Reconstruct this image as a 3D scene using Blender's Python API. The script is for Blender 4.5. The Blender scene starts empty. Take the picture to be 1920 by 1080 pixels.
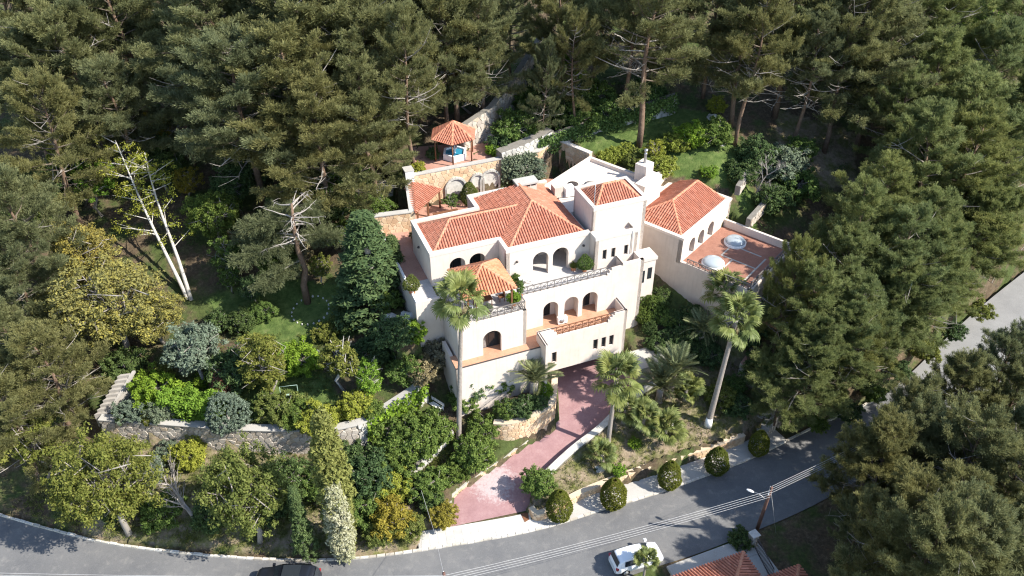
import bpy, bmesh, math, random
import numpy as np
from mathutils import Vector, Matrix
from mathutils.geometry import tessellate_polygon

random.seed(7); RNG = np.random.default_rng(7)
R = math.radians
SC = bpy.context.scene
COL = SC.collection

# ------------------------------------------------------------------ camera, sky, sun, exposure
CAM_H, PITCH, FPX = 55.0, R(37), 1600.0
cam = bpy.data.cameras.new('camera'); cam_o = bpy.data.objects.new('camera', cam); COL.objects.link(cam_o)
cam.sensor_width = 36; cam.lens = 36 * FPX / 1920; cam.clip_start = .5; cam.clip_end = 3000
cam_o.location = (0, 0, CAM_H); cam_o.rotation_euler = (R(90) - PITCH, 0, 0)
SC.camera = cam_o
SUN_EL, SUN_AZ = R(43), R(-19)
world = bpy.data.worlds.new('World'); SC.world = world; world.use_nodes = True
wn = world.node_tree; bg = wn.nodes['Background']
sky = wn.nodes.new('ShaderNodeTexSky'); sky.sky_type = 'NISHITA'; sky.sun_disc = False
sky.sun_elevation = SUN_EL; sky.sun_rotation = R(109); sky.altitude = 300; sky.air_density = 1.0; sky.dust_density = .6
wn.links.new(sky.outputs[0], bg.inputs[0]); bg.inputs[1].default_value = 0.15
sun = bpy.data.lights.new('sun', 'SUN'); sun.energy = 4.6; sun.angle = R(.5); sun.color = (1, .95, .87)
sun_o = bpy.data.objects.new('sun', sun); COL.objects.link(sun_o)
sdir = Vector((math.cos(SUN_EL) * math.cos(SUN_AZ), math.cos(SUN_EL) * math.sin(SUN_AZ), math.sin(SUN_EL)))
sun_o.rotation_euler = (-sdir).to_track_quat('-Z', 'Y').to_euler(); sun_o.location = (60, -20, 80)
SC.view_settings.view_transform = 'Standard'; SC.view_settings.look = 'None'
SC.view_settings.exposure = 1.02; SC.view_settings.gamma = 1
SC.cycles.max_bounces = 6; SC.cycles.transparent_max_bounces = 4
SC.cycles.use_denoising = True; SC.cycles.denoiser = 'OPENIMAGEDENOISE'; SC.cycles.denoising_prefilter = 'NONE'; SC.cycles.filter_width = 1.2; SC.cycles.sample_clamp_indirect = 3

# ------------------------------------------------------------------ surveying helpers
CP, SP = math.cos(PITCH), math.sin(PITCH)
def at(u, v, z):
    """point at height z that lies on the sight line of the survey photo's (u, v)"""
    a, b = u - 960, 540 - v
    d = (a, FPX * CP + b * SP, -FPX * SP + b * CP); t = (z - CAM_H) / d[2]
    return Vector((d[0] * t, d[1] * t, z))
HA = R(21.7); HO = at(806, 477, 15.4)
def h2w(u, v, z=0): return Vector((HO.x + u * math.cos(HA) - v * math.sin(HA), HO.y + u * math.sin(HA) + v * math.cos(HA), z))
def w2h(p):
    x, y = p[0] - HO.x, p[1] - HO.y
    return (x * math.cos(HA) + y * math.sin(HA), -x * math.sin(HA) + y * math.cos(HA))
WA = R(50.7); WO = at(1282, 448, 13.2)
def g2w(x, y, z=0): return Vector((WO.x + x * math.cos(WA) - y * math.sin(WA), WO.y + x * math.sin(WA) + y * math.cos(WA), z))

# ------------------------------------------------------------------ object helpers
def tag(o, label=None, cat=None, group=None, kind=None):
    if cat and not kind: kind = 'thing'
    if label: o['label'] = label
    if cat: o['category'] = cat
    if group: o['group'] = group
    if kind: o['kind'] = kind
    return o
def empty(name, loc=(0, 0, 0), rz=0, label=None, cat=None, group=None, parent=None):
    o = bpy.data.objects.new(name, None); COL.objects.link(o); o.location = loc; o.rotation_euler = (0, 0, rz)
    o.empty_display_size = .3
    if parent: o.parent = parent
    return tag(o, label, cat, group)
def link(name, me, mat=None, parent=None, loc=None, rot=None, scale=None):
    o = bpy.data.objects.new(name, me); COL.objects.link(o)
    if mat is not None and len(me.materials) == 0: me.materials.append(mat)
    if parent: o.parent = parent
    if loc is not None: o.location = loc
    if rot is not None: o.rotation_euler = rot
    if scale is not None: o.scale = scale
    return o
def np_mesh(name, V, F, smooth=False):
    V = np.ascontiguousarray(V, dtype=np.float32); F = np.ascontiguousarray(F, dtype=np.int32)
    me = bpy.data.meshes.new(name); m, k = F.shape
    me.vertices.add(len(V)); me.vertices.foreach_set('co', V.ravel())
    me.loops.add(m * k); me.loops.foreach_set('vertex_index', F.ravel())
    me.polygons.add(m); me.polygons.foreach_set('loop_start', np.arange(0, m * k, k, dtype=np.int32))
    if smooth: me.polygons.foreach_set('use_smooth', np.ones(m, dtype=bool))
    me.update(calc_edges=True)
    return me

class MB:
    def __init__(s): s.v = []; s.f = []; s.sm = []
    def add(s, vs, fs, smooth=False):
        b = len(s.v); s.v += [tuple(p) for p in vs]
        for f in fs: s.f.append(tuple(i + b for i in f)); s.sm.append(smooth)
        return s
    def box(s, x0, x1, y0, y1, z0, z1):
        return s.add([(x0,y0,z0),(x1,y0,z0),(x1,y1,z0),(x0,y1,z0),(x0,y0,z1),(x1,y0,z1),(x1,y1,z1),(x0,y1,z1)],
                     [(3,2,1,0),(4,5,6,7),(0,1,5,4),(1,2,6,5),(2,3,7,6),(3,0,4,7)])
    def bar(s, a, b, w, h):
        a, b = Vector(a), Vector(b); d = (b - a).normalized()
        up = Vector((0, 0, 1)) if abs(d.z) < .95 else Vector((1, 0, 0))
        x = d.cross(up).normalized() * w / 2; y = x.cross(d).normalized() * h / 2
        vs = [p + sx * x + sy * y for p in (a, b) for sx, sy in ((-1,-1),(1,-1),(1,1),(-1,1))]
        return s.add(vs, [(0,1,2,3),(7,6,5,4),(0,4,5,1),(1,5,6,2),(2,6,7,3),(3,7,4,0)])
    def tube(s, pts, rad, n=6, cap=True, smooth=True):
        pts = [Vector(p) for p in pts]; m = len(pts); vs = []; fs = []
        if not isinstance(rad, (list, tuple)): rad = [rad] * m
        for i, p in enumerate(pts):
            d = (pts[min(i + 1, m - 1)] - pts[max(i - 1, 0)])
            d = d.normalized() if d.length > 1e-9 else Vector((0, 0, 1))
            up = Vector((0, 0, 1)) if abs(d.z) < .9 else Vector((1, 0, 0))
            x = d.cross(up).normalized(); y = x.cross(d)
            for k in range(n):
                a = 2 * math.pi * k / n; vs.append(p + rad[i] * (math.cos(a) * x + math.sin(a) * y))
        for i in range(m - 1):
            for k in range(n):
                fs.append((i*n+k, i*n+(k+1) % n, (i+1)*n+(k+1) % n, (i+1)*n+k))
        if cap: fs.append(tuple(range(n))[::-1]); fs.append(tuple(range((m-1)*n, m*n)))
        return s.add(vs, fs, smooth)
    def lathe(s, prof, n=16, c=(0, 0, 0), smooth=True, sx=1, sy=1):
        vs = []; fs = []
        for r, z in prof:
            for k in range(n):
                a = 2 * math.pi * k / n; vs.append((c[0] + sx * r * math.cos(a), c[1] + sy * r * math.sin(a), c[2] + z))
        for i in range(len(prof) - 1):
            for k in range(n): fs.append((i*n+k, i*n+(k+1) % n, (i+1)*n+(k+1) % n, (i+1)*n+k))
        fs.append(tuple(range((len(prof)-1)*n, len(prof)*n)))
        return s.add(vs, fs, smooth)
    def prism(s, poly, z0, z1):
        n = len(poly); vs = [(p[0], p[1], z0) for p in poly] + [(p[0], p[1], z1) for p in poly]
        return s.add(vs, [tuple(range(n))[::-1], tuple(range(n, 2*n))] + [(i, (i+1) % n, n+(i+1) % n, n+i) for i in range(n)])
    def mesh(s, name):
        me = bpy.data.meshes.new(name); me.from_pydata(s.v, [], s.f)
        me.polygons.foreach_set('use_smooth', s.sm); me.update(); return me
    def build(s, name, mat, parent=None, **kw): return link(name, s.mesh(name), mat, parent, **kw)

# ------------------------------------------------------------------ materials
class NT:
    def __init__(s, m): s.t = m.node_tree; s.n = s.t.nodes; s.p = s.n['Principled BSDF']
    def new(s, typ, **kw):
        nd = s.n.new(typ)
        for k, v in kw.items():
            if k in nd.inputs.keys(): nd.inputs[k].default_value = v
            else: setattr(nd, k, v)
        return nd
    def ln(s, a, b): s.t.links.new(a, b)
    def noise(s, scale, detail=4, rough=.55, coord='Object'):
        tc = s.new('ShaderNodeTexCoord'); nz = s.new('ShaderNodeTexNoise')
        nz.inputs['Scale'].default_value = scale; nz.inputs['Detail'].default_value = detail; nz.inputs['Roughness'].default_value = rough
        s.ln(tc.outputs[coord], nz.inputs['Vector']); return nz.outputs['Fac']
    def ramp(s, fac, stops):
        r = s.new('ShaderNodeValToRGB'); e = r.color_ramp.elements
        while len(e) < len(stops): e.new(.5)
        for i, (p, c) in enumerate(stops): e[i].position = p; e[i].color = (*c, 1)
        s.ln(fac, r.inputs[0]); return r.outputs[0]
    def mix(s, fac, a, b, mode='MIX'):
        m = s.new('ShaderNodeMix', data_type='RGBA', blend_type=mode)
        if isinstance(fac, float): m.inputs[0].default_value = fac
        else: s.ln(fac, m.inputs[0])
        for k, x in ((6, a), (7, b)):
            if isinstance(x, tuple): m.inputs[k].default_value = (*x, 1)
            else: s.ln(x, m.inputs[k])
        return m.outputs[2]
    def bump(s, h, strength=.3, dist=.02):
        b = s.new('ShaderNodeBump'); b.inputs['Strength'].default_value = strength; b.inputs['Distance'].default_value = dist
        s.ln(h, b.inputs['Height']); s.ln(b.outputs[0], s.p.inputs['Normal'])
def base_mat(name, rough=.8, spec=.3):
    m = bpy.data.materials.new(name); m.use_nodes = True; t = NT(m)
    t.p.inputs['Roughness'].default_value = rough; t.p.inputs['Specular IOR Level'].default_value = spec
    return m, t
def mottled(name, c1, c2, scale=2., rough=.85, bump=.3, fine=14., spec=.25, c3=None, dist=.02, metallic=0):
    m, t = base_mat(name, rough, spec)
    a = t.noise(scale, 5, .6); b = t.noise(fine, 3, .6)
    col = t.ramp(a, [(.3, c1), (.7, c2)])
    if c3: col = t.mix(t.ramp(b, [(.5, (0,0,0)), (.68, (1,1,1))]), col, c3)
    else: col = t.mix(.25, col, t.ramp(b, [(.3, tuple(x*.6 for x in c1)), (.7, tuple(min(1, x*1.2) for x in c2))]))
    t.ln(col, t.p.inputs['Base Color']); t.p.inputs['Metallic'].default_value = metallic
    if bump: t.bump(b, bump, dist)
    return m
def islands(name, stops, rough=.8, spec=.25, noise=None, bump=0):
    """colour differs from piece to piece (random per island / object)"""
    m, t = base_mat(name, rough, spec)
    g = t.new('ShaderNodeNewGeometry'); oi = t.new('ShaderNodeObjectInfo')
    ad = t.new('ShaderNodeMath', operation='ADD'); fr = t.new('ShaderNodeMath', operation='FRACT')
    t.ln(g.outputs['Random Per Island'], ad.inputs[0]); t.ln(oi.outputs['Random'], ad.inputs[1]); t.ln(ad.outputs[0], fr.inputs[0])
    col = t.ramp(fr.outputs[0], stops)
    if noise:
        sc, dark, amt = noise
        col = t.mix(t.ramp(t.noise(sc, 5, .65), [(.42, (0,0,0)), (.7, (amt, amt, amt))]), col, dark)
    t.ln(col, t.p.inputs['Base Color'])
    if bump: t.bump(t.noise(18, 4, .7), bump, .02)
    return m
def leafmat(name, dark, mid, light, transl=.25, rough=.62, patch=None):
    m, t = base_mat(name, rough, .1)
    g = t.new('ShaderNodeNewGeometry')
    col = t.ramp(g.outputs['Random Per Island'], [(.0, dark), (.5, mid), (1., light)])
    nz = t.noise(.55, 3, .6)
    col = t.mix(t.ramp(nz, [(.38, (0,0,0)), (.66, (.75,.75,.75))]), col, patch or tuple(x * .6 for x in mid))
    oi = t.new('ShaderNodeObjectInfo')
    col = t.mix(.75, col, t.mix(1., col, t.ramp(oi.outputs['Random'], [(0, (.70,.80,.84)), (.35, (.95,1,.95)), (.7, (1.0,1.0,.82)), (1, (1.0,.93,.70))]), 'MULTIPLY'))
    t.ln(col, t.p.inputs['Base Color'])
    tr = t.new('ShaderNodeBsdfTranslucent'); t.ln(col, tr.inputs[0])
    mx = t.new('ShaderNodeMixShader'); mx.inputs[0].default_value = transl
    t.ln(t.p.outputs[0], mx.inputs[1]); t.ln(tr.outputs[0], mx.inputs[2])
    t.ln(mx.outputs[0], t.n['Material Output'].inputs[0])
    return m
M = {}
def stucco(name, c1, c2, dirt):
    m, t = base_mat(name, .92, .2); col = t.ramp(t.noise(.8, 5, .65), [(.3, c1), (.7, c2)])
    tc = t.new('ShaderNodeTexCoord'); mp = t.new('ShaderNodeMapping'); mp.inputs['Scale'].default_value = (5, 5, .35); t.ln(tc.outputs['Object'], mp.inputs[0])
    nz = t.new('ShaderNodeTexNoise'); nz.inputs['Scale'].default_value = 1.; nz.inputs['Detail'].default_value = 5; nz.inputs['Roughness'].default_value = .65; t.ln(mp.outputs[0], nz.inputs['Vector'])
    col = t.mix(t.ramp(nz.outputs['Fac'], [(.5, (0,0,0)), (.8, (.55,.55,.55))]), col, dirt); col = t.mix(t.ramp(t.noise(2.2, 6, .7), [(.55, (0,0,0)), (.8, (.4,.4,.4))]), col, dirt)
    t.ln(col, t.p.inputs['Base Color']); return m
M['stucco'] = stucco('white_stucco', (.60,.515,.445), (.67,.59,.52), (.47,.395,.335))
M['coping'] = mottled('beige_coping', (.54,.485,.43), (.63,.575,.515), 1.2, .9, .15, 30)
M['stucco_pink_shade'] = stucco('cream_shade_stucco', (.50,.42,.36), (.57,.49,.42), (.40,.335,.28))
M['tile'] = islands('roof_tile', [(0,(.37,.135,.085)),(.3,(.425,.162,.10)),(.7,(.465,.185,.118)),(.9,(.52,.225,.15)),(1,(.40,.155,.10))], .85, .2, (.9,(.34,.15,.10),.6), .25)
M['tile_base'] = mottled('roof_pan', (.28,.105,.07), (.36,.145,.10), 3, .9)
M['tile_ridge'] = islands('ridge_tile', [(0,(.50,.21,.12)),(.6,(.58,.27,.16)),(1,(.48,.22,.14))], .8, .25)
M['terracotta'] = mottled('terracotta_floor', (.43,.22,.135), (.54,.30,.19), 1.5, .7, .2, 9)
M['deck_shaded'] = mottled('shaded_red_deck', (.25,.115,.08), (.36,.18,.125), 1.1, .75, .2, 9)  # darker copy of the red deck, the annexe terrace's shade put into the colour
M['rail_metal'] = mottled('rail_metal', (.13,.115,.105), (.20,.18,.165), 6, .6, .1)
M['tile_orange'] = islands('orange_roof_tile', [(0,(.46,.17,.085)),(.5,(.54,.22,.115)),(1,(.60,.27,.15))], .85, .2, (1.1,(.40,.17,.10),.5), .2)
M['deck_red'] = mottled('red_deck', (.36,.19,.14), (.47,.27,.205), 1.3, .7, .2, 9)
M['grey_floor'] = mottled('grey_stone_floor', (.42,.40,.38), (.56,.53,.50), 1.1, .7, .1, 8)
M['dark_metal'] = mottled('dark_metal', (.05,.04,.038), (.09,.075,.07), 6, .55, .1)
M['grey_metal'] = mottled('grey_metal', (.30,.31,.32), (.42,.43,.44), 4, .45, .05, metallic=.6)
M['wood'] = mottled('brown_wood', (.13,.055,.03), (.22,.10,.05), 3, .7, .3)
M['pole_wood'] = mottled('pole_wood', (.10,.055,.045), (.16,.09,.07), 3, .8, .3)
M['white'] = mottled('white_paint', (.78,.77,.75), (.86,.85,.83), 3, .6, .05)
M['glass'] = base_mat('dark_glass', .08, .6)[0]; M['glass'].node_tree.nodes['Principled BSDF'].inputs['Base Color'].default_value = (.025,.03,.035,1)
M['curtain'] = mottled('curtain', (.16,.14,.13), (.3,.27,.25), 5, .9)
M['asphalt'] = None
M['concrete'] = mottled('pale_concrete', (.37,.35,.315), (.46,.44,.40), .7, .92, .2, 16)
M['slab'] = islands('paving_slab', [(0,(.44,.43,.40)),(.5,(.52,.50,.46)),(1,(.58,.56,.51))], .9, .2, (1.2,(.36,.34,.30),.5), .1)
M['kerb'] = islands('kerb_stone', [(0,(.42,.38,.32)),(.6,(.58,.54,.47)),(1,(.66,.62,.56))], .9, .2, (3,(.3,.26,.2),.6), .2)
M['stone_y'] = islands('honey_stone', [(0,(.50,.33,.20)),(.4,(.62,.45,.28)),(.75,(.70,.55,.38)),(1,(.56,.40,.27))], .9, .2, (2.2,(.42,.27,.16),.5), .5)
M['stone_g'] = islands('grey_stone', [(0,(.36,.31,.26)),(.35,(.46,.405,.34)),(.7,(.52,.465,.395)),(1,(.47,.37,.26))], .9, .2, (2.5,(.28,.25,.21),.6), .6)
M['stone_w'] = islands('pale_stone', [(0,(.40,.38,.34)),(.4,(.52,.50,.45)),(1,(.60,.57,.51))], .9, .2, (2.5,(.30,.29,.25),.6), .6)
M['mortar_y'] = mottled('honey_mortar', (.50,.40,.28), (.60,.49,.36), 4, .95)
M['mortar_g'] = mottled('grey_mortar', (.17,.155,.13), (.25,.23,.20), 4, .95)
M['bark_pine'] = mottled('pine_bark', (.12,.075,.05), (.22,.15,.105), 3, .95, .8, 12, dist=.05)
M['bark_pale'] = mottled('pale_bark', (.38,.35,.30), (.55,.52,.46), 3, .9, .5, 12)
M['bark_grey'] = mottled('grey_bark', (.24,.21,.18), (.36,.33,.29), 3, .95, .6, 12)
M['bark_limb'] = mottled('limb_bark', (.11,.085,.065), (.19,.155,.12), 3, .95, .5, 12)
M['bark_palm'] = mottled('palm_bark', (.22,.19,.165), (.34,.30,.265), 2, .95, .8, 9, dist=.04)
M['soil'] = mottled('bare_soil', (.20,.15,.10), (.32,.25,.17), 1.2, .95, .6, 7)
M['rock'] = mottled('pale_rock', (.42,.40,.36), (.58,.56,.51), 1.5, .95, .7, 5, dist=.08)
M['pot'] = mottled('terracotta_pot', (.48,.20,.11), (.58,.28,.16), 4, .8)
M['water'] = base_mat('blue_water', .05, .6)[0]; M['water'].node_tree.nodes['Principled BSDF'].inputs['Base Color'].default_value = (.03,.22,.34,1)
M['dead'] = mottled('dead_wood', (.27,.24,.21), (.42,.38,.34), 4, .95, .4)
M['rubber'] = base_mat('tyre_rubber', .8, .2)[0]; M['rubber'].node_tree.nodes['Principled BSDF'].inputs['Base Color'].default_value = (.02,.02,.02,1)
def paint(name, col):
    m, t = base_mat(name, .32, .5); t.p.inputs['Base Color'].default_value = (*col, 1)
    t.p.inputs['Coat Weight'].default_value = .6; t.p.inputs['Coat Roughness'].default_value = .06; return m
M['car_white'] = paint('white_car_paint', (.78,.79,.80)); M['car_dark'] = paint('dark_car_paint', (.012,.014,.02))
M['swing_green'] = mottled('pale_green_paint', (.28,.40,.33), (.36,.48,.40), 4, .6, .05); M['step_concrete'] = mottled('old_concrete', (.27,.25,.22), (.40,.37,.33), 2, .95, .4, 9)
M['red_lens'] = paint('red_lens', (.35,.01,.015)); M['clear_lens'] = paint('clear_lens', (.6,.62,.65))
M['wire'] = mottled('bare_wire', (.42,.41,.40), (.52,.51,.50), 4, .6, 0)

M['pine'] = leafmat('pine_needles', (.155,.160,.072), (.25,.25,.115), (.35,.345,.175), .45, .6, (.17,.18,.085))
M['pine_b'] = leafmat('pine_needles_fresh', (.155,.18,.066), (.25,.275,.105), (.36,.37,.16), .45, .6, (.175,.205,.082))
M['mimosa'] = leafmat('yellow_blossom', (.14,.135,.05), (.26,.225,.06), (.42,.345,.07), .2, .7, (.16,.15,.08))
M['leaf_bright'] = leafmat('bright_leaves', (0.108,0.189,0.027), (0.203,0.324,0.041), (0.324,0.459,0.068), .3)
M['leaf_lime'] = leafmat('lime_leaves', (0.182,0.208,0.033), (0.312,0.338,0.058), (0.442,0.442,0.091), .3)
M['leaf_olive'] = leafmat('olive_leaves', (.10,.125,.03), (.175,.20,.05), (.27,.27,.08), .28)
M['leaf_green'] = leafmat('green_leaves', (0.068,0.112,0.030), (0.128,0.188,0.045), (0.210,0.270,0.075), .25)
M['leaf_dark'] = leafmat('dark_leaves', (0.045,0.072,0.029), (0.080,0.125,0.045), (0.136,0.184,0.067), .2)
M['leaf_grey'] = leafmat('grey_green_leaves', (0.094,0.123,0.087), (0.152,0.189,0.133), (0.246,0.283,0.210), .15)
M['leaf_cypress'] = leafmat('cypress_leaves', (0.053,0.083,0.033), (0.093,0.135,0.053), (0.150,0.195,0.075), .15)
M['leaf_egg'] = leafmat('golden_green_leaves', (.07,.085,.015), (.125,.14,.023), (.19,.19,.036), .15, .8)
M['leaf_gold'] = leafmat('golden_leaves', (.17,.15,.03), (.30,.25,.045), (.42,.35,.07), .3)
M['leaf_white'] = leafmat('white_blossom', (.27,.265,.17), (.42,.40,.31), (.54,.52,.45), .25, .7, (.22,.25,.09))
M['leaf_red'] = leafmat('red_twigs', (.10,.05,.04), (.17,.085,.065), (.25,.14,.11), .1)
M['leaf_ivy'] = leafmat('ivy_leaves', (0.053,0.090,0.027), (0.105,0.165,0.045), (0.195,0.270,0.083), .2)
M['leaf_palm'] = leafmat('palm_leaves', (.12,.15,.045), (.21,.24,.08), (.31,.33,.14), .28, .42)
M['leaf_phoenix'] = leafmat('feather_palm_leaves', (.14,.165,.075), (.23,.25,.125), (.33,.34,.19), .2, .42)
M['leaf_dry'] = leafmat('dry_stems', (.18,.15,.09), (.28,.24,.15), (.38,.33,.22), .15)
M['leaf_poplar'] = leafmat('poplar_leaves', (.15,.165,.05), (.235,.245,.075), (.32,.32,.115), .3)
M['grass'] = leafmat('weeds', (0.091,0.117,0.026), (0.156,0.182,0.046), (0.286,0.260,0.104), .2)

# ------------------------------------------------------------------ terrain
def rbf(points):
    P = np.array(points, float); n = len(P)
    D = np.hypot(P[:, None, 0] - P[None, :, 0], P[:, None, 1] - P[None, :, 1])
    A = np.zeros((n + 3, n + 3)); A[:n, :n] = D + np.eye(n) * .02; A[:n, n] = 1; A[:n, n+1:] = P[:, :2]; A[n:, :n] = A[:n, n:].T
    w = np.linalg.solve(A, np.r_[P[:, 2], 0, 0, 0])
    def f(x, y):
        x = np.asarray(x, float); y = np.asarray(y, float)
        out = w[n] + w[n+1] * x + w[n+2] * y
        for i in range(n): out = out + w[i] * np.hypot(x - P[i, 0], y - P[i, 1])
        return out
    return f
def inside(x, y, poly):
    x = np.asarray(x, float); y = np.asarray(y, float); r = np.zeros(x.shape, bool); n = len(poly)
    for i in range(n):
        x0, y0 = poly[i][0], poly[i][1]; x1, y1 = poly[(i+1) % n][0], poly[(i+1) % n][1]
        c = ((y0 > y) != (y1 > y))
        with np.errstate(divide='ignore', invalid='ignore'): r ^= c & (x < (x1 - x0) * (y - y0) / (y1 - y0 + 1e-12) + x0)
    return r
def cp(u, v, z): return tuple(at(u, v, z))
GW = [at(185, 787, 4.8), at(240, 791, 4.8), at(300, 795, 4.8), at(380, 801, 4.8), at(450, 806, 4.8), at(540, 808, 4.8), at(620, 808, 4.85), at(670, 797, 5.0), at(720, 771, 5.3), at(765, 742, 5.7), at(800, 716, 6.2)]
north = [(-35,60,6.6),(-20,61,6.9),(-11.5,60,7.6),(-50,62,8.5),(-40,76,11.5),(-20,76,12.5),(-12,70,11.8),(-40,100,20),(-10,100,21),(20,100,22),(50,100,20),
         (85,100,17),(0,140,33),(-70,140,31),(70,140,31),(-75,60,10),(-75,100,20),(30,82,14.8),(16,84,16.2),(10,80,15.6),(20,74,14.6),(36,74,10.5),(-6,76,15.1),(4,80,15.2),(60,82,10),(90,75,5),(140,100,14),(-140,80,14),(0,220,50),(140,220,45),(-140,220,45)]
low = rbf(north + [(-45,40,0),(-31,37.5,0),(-14,36.5,0),(2,38.5,0),(12,42,0),(22,46.5,0),(32,52,0),(45,60,.8),(60,66,1.5),(-40,45,.7),(-30,43,.8),(-20,42,.7),(-10,42.5,.8),
           (-30,25,-.5),(0,25,-.3),(25,34,-.2),(45,42,0),(70,52,1),(-34,49.3,2.1),(-24.5,47.8,2.2),(-16.5,47.6,2.2),(-9,48.5,2.4),(-4.4,48.9,2.4),(0,53,3.4),(-2,50.5,2.8),(-5,54,4.8),(-9,58,7.4),
           (17,51,1.9),(21,53.5,2.0),(27,58,4),(15,58,4.4),(20,57,4.8),(26,63,6.6),(45,70,4),(-45,50,3),(-60,40,1),(-100,40,1),(100,55,1),(0,-40,-3),(100,-20,-2),(-100,-20,-2)])
high = rbf(north + [(p.x, p.y, p.z - .35) for p in GW] + [(-35,55,5.6),(-25,54,5.5),(-15,54,5.8),(-9,56,6.9),(-60,50,8),(0,40,5),(60,40,5)])
garden_poly = [(p.x, p.y) for p in GW] + [(-8.6, 58.5), (-9.5, 62), (-35, 61), (-37, 53)]
DRIVE_L = [at(840,989,0), at(846,938,.25), at(872,915,.45), at(897,897,.6), at(953,860,1.0), at(990,833,1.25), at(1036,810,1.5), at(1044,787,1.75), at(1046,740,2.2), at(1034,700,2.5)]
DRIVE_R = [at(992,957,0), at(1001,930,.25), at(1012,910,.45), at(1024,895,.6), at(1072,850,1.0), at(1105,826,1.25), at(1128,807,1.5), at(1148,785,1.75), at(1200,742,2.3), at(1246,716,2.5)]
g0 = h2w(7.2, -1.5, 2.5); g1 = h2w(15.2, -1.5, 2.5)
drive_poly = DRIVE_L + [Vector(g0), Vector(g1)] + [h2w(16.2, -6.0, 2.5)] + DRIVE_R[::-1]
drive_h = rbf([(p.x, p.y, p.z) for p in DRIVE_L + DRIVE_R] + [tuple(g0), tuple(g1)])
FW = [at(992,952,.9), at(1003,967,.9), at(1026,961,.9), at(1062,940,.9), at(1100,920,.9), at(1160,897,.9), at(1225,873,.95), at(1290,853,.95), at(1345,837,1.0), at(1398,817,1.05)]
bed_poly = [Vector((p.x - .1, p.y + .38)) for p in FW] + [at(1440,770,2.2), at(1395,690,3.2), at(1330,640,4.2), at(1246,700,4.2)] + [p for p in DRIVE_R[::-1]]
bed_h = rbf([(p.x, p.y, .45) for p in FW] + [(p.x, p.y, p.z + .75) for p in DRIVE_R] + [cp(1327,800,2.0), cp(1240,830,1.7), cp(1400,700,2.6), cp(1330,650,4), cp(1440,770,1.8), cp(1250,760,2.6)])
lbed_poly = [Vector((p.x - .45, p.y + .2, 0)) for p in DRIVE_L[8:4:-1]] + [at(955,790,4), at(925,790,4), at(940,750,4), h2w(3, -6.8), h2w(7.1, -6.8), h2w(7.3, -6.4)]
court_poly = [h2w(-1.8, -1.8), h2w(0, -1.8), h2w(0, 5), h2w(19, 5), h2w(19.3, 10), h2w(17.75, 14.1), h2w(15, 12.5), h2w(-2.0, 12.4), h2w(-1.8, 10)]
gar_poly = [h2w(7.2, -6.2), h2w(15.3, -6.2), h2w(15.3, -.5), h2w(7.2, -.5)]
deck_poly = [h2w(1, 13), h2w(20, 13), h2w(20, 20), h2w(1, 20)]
alley_poly = [h2w(-4.2, -3), h2w(-2.05, -3), h2w(-2.05, 9.5), h2w(-4.2, 9.5)]
wing_poly = [g2w(-.1, .1), g2w(9.4, .1), g2w(9.4, 6), g2w(-.1, 6)]
patio_poly = [g2w(1.5, -11), g2w(9, -11), g2w(9, -.1), g2w(1.5, -.1)]
def ground(x, y):
    z = low(x, y); x = np.asarray(x, float); y = np.asarray(y, float)
    z = np.where(inside(x, y, garden_poly), high(x, y), z)
    z = np.where(inside(x, y, deck_poly), 15.02, z)
    z = np.where(inside(x, y, alley_poly), 9.3, z)
    z = np.where(inside(x, y, court_poly), 11.9, z)
    z = np.where(inside(x, y, patio_poly), 7.0, z)
    z = np.where(inside(x, y, lbed_poly), 4.05, z)
    z = np.where(inside(x, y, bed_poly), bed_h(x, y), z)
    z = np.where(inside(x, y, gar_poly), 2.4, z)
    z = np.where(inside(x, y, drive_poly), drive_h(x, y) - .06, z)
    return z
def gz(x, y): return float(ground(np.array([x]), np.array([y]))[0])

KERB = [at(-160,920,0), at(0,968,0), at(100,997,0), at(200,1021,0), at(300,1035,0), at(400,1045,0), at(500,1052,0), at(600,1054,0), at(700,1047,0), at(790,1034,0), at(890,1018,0), at(1000,998,0), at(1075,976,0), at(1150,951,0), at(1225,930,0),
        at(1300,903,0), at(1420,858,0), at(1500,815,0), at(1600,770,0)]
KERB += [Vector((33.8, 56.2, 0)), Vector((38.5, 60.2, 0)), Vector((44, 65.4, 0)), Vector((51, 71.4, 0)), Vector((62, 80, 0)), Vector((80, 93, 0))]
def offset(pts, d):
    out = []
    for i, p in enumerate(pts):
        t = (pts[min(i+1, len(pts)-1)] - pts[max(i-1, 0)]); t.z = 0; t.normalize()
        out.append(Vector((p.x + t.y * d, p.y - t.x * d, p.z)))
    return out
def resample(pts, step):
    out = [pts[0].copy()]; acc = 0
    for a, b in zip(pts[:-1], pts[1:]):
        L = (b - a).length; t = step - acc
        while t <= L: out.append(a.lerp(b, t / L)); t += step
        acc = (acc + L) % step
    return out
def smooth_line(pts, it=2):
    for _ in range(it):
        q = [pts[0]]
        for a, b in zip(pts[:-1], pts[1:]): q += [a.lerp(b, .25), a.lerp(b, .75)]
        pts = q + [pts[-1]]
    return pts
KERB = smooth_line(KERB)
ROAD_W = 6.1
road_in = KERB; road_out = offset(KERB, ROAD_W)
for i, p in enumerate(KERB):                       # the road widens into a clearing on the right
    if p.x > 30:
        road_out[i] = road_out[i] + Vector((.35, -.55, 0)) * min(2.5, (p.x - 30) * .12)
road_clear = [(p.x, p.y) for p in offset(road_in, -1.2)] + [(p.x, p.y) for p in offset(road_out, 1.0)[::-1]]
road_poly = [(p.x, p.y) for p in road_in] + [(p.x, p.y) for p in road_out[::-1]]

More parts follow.
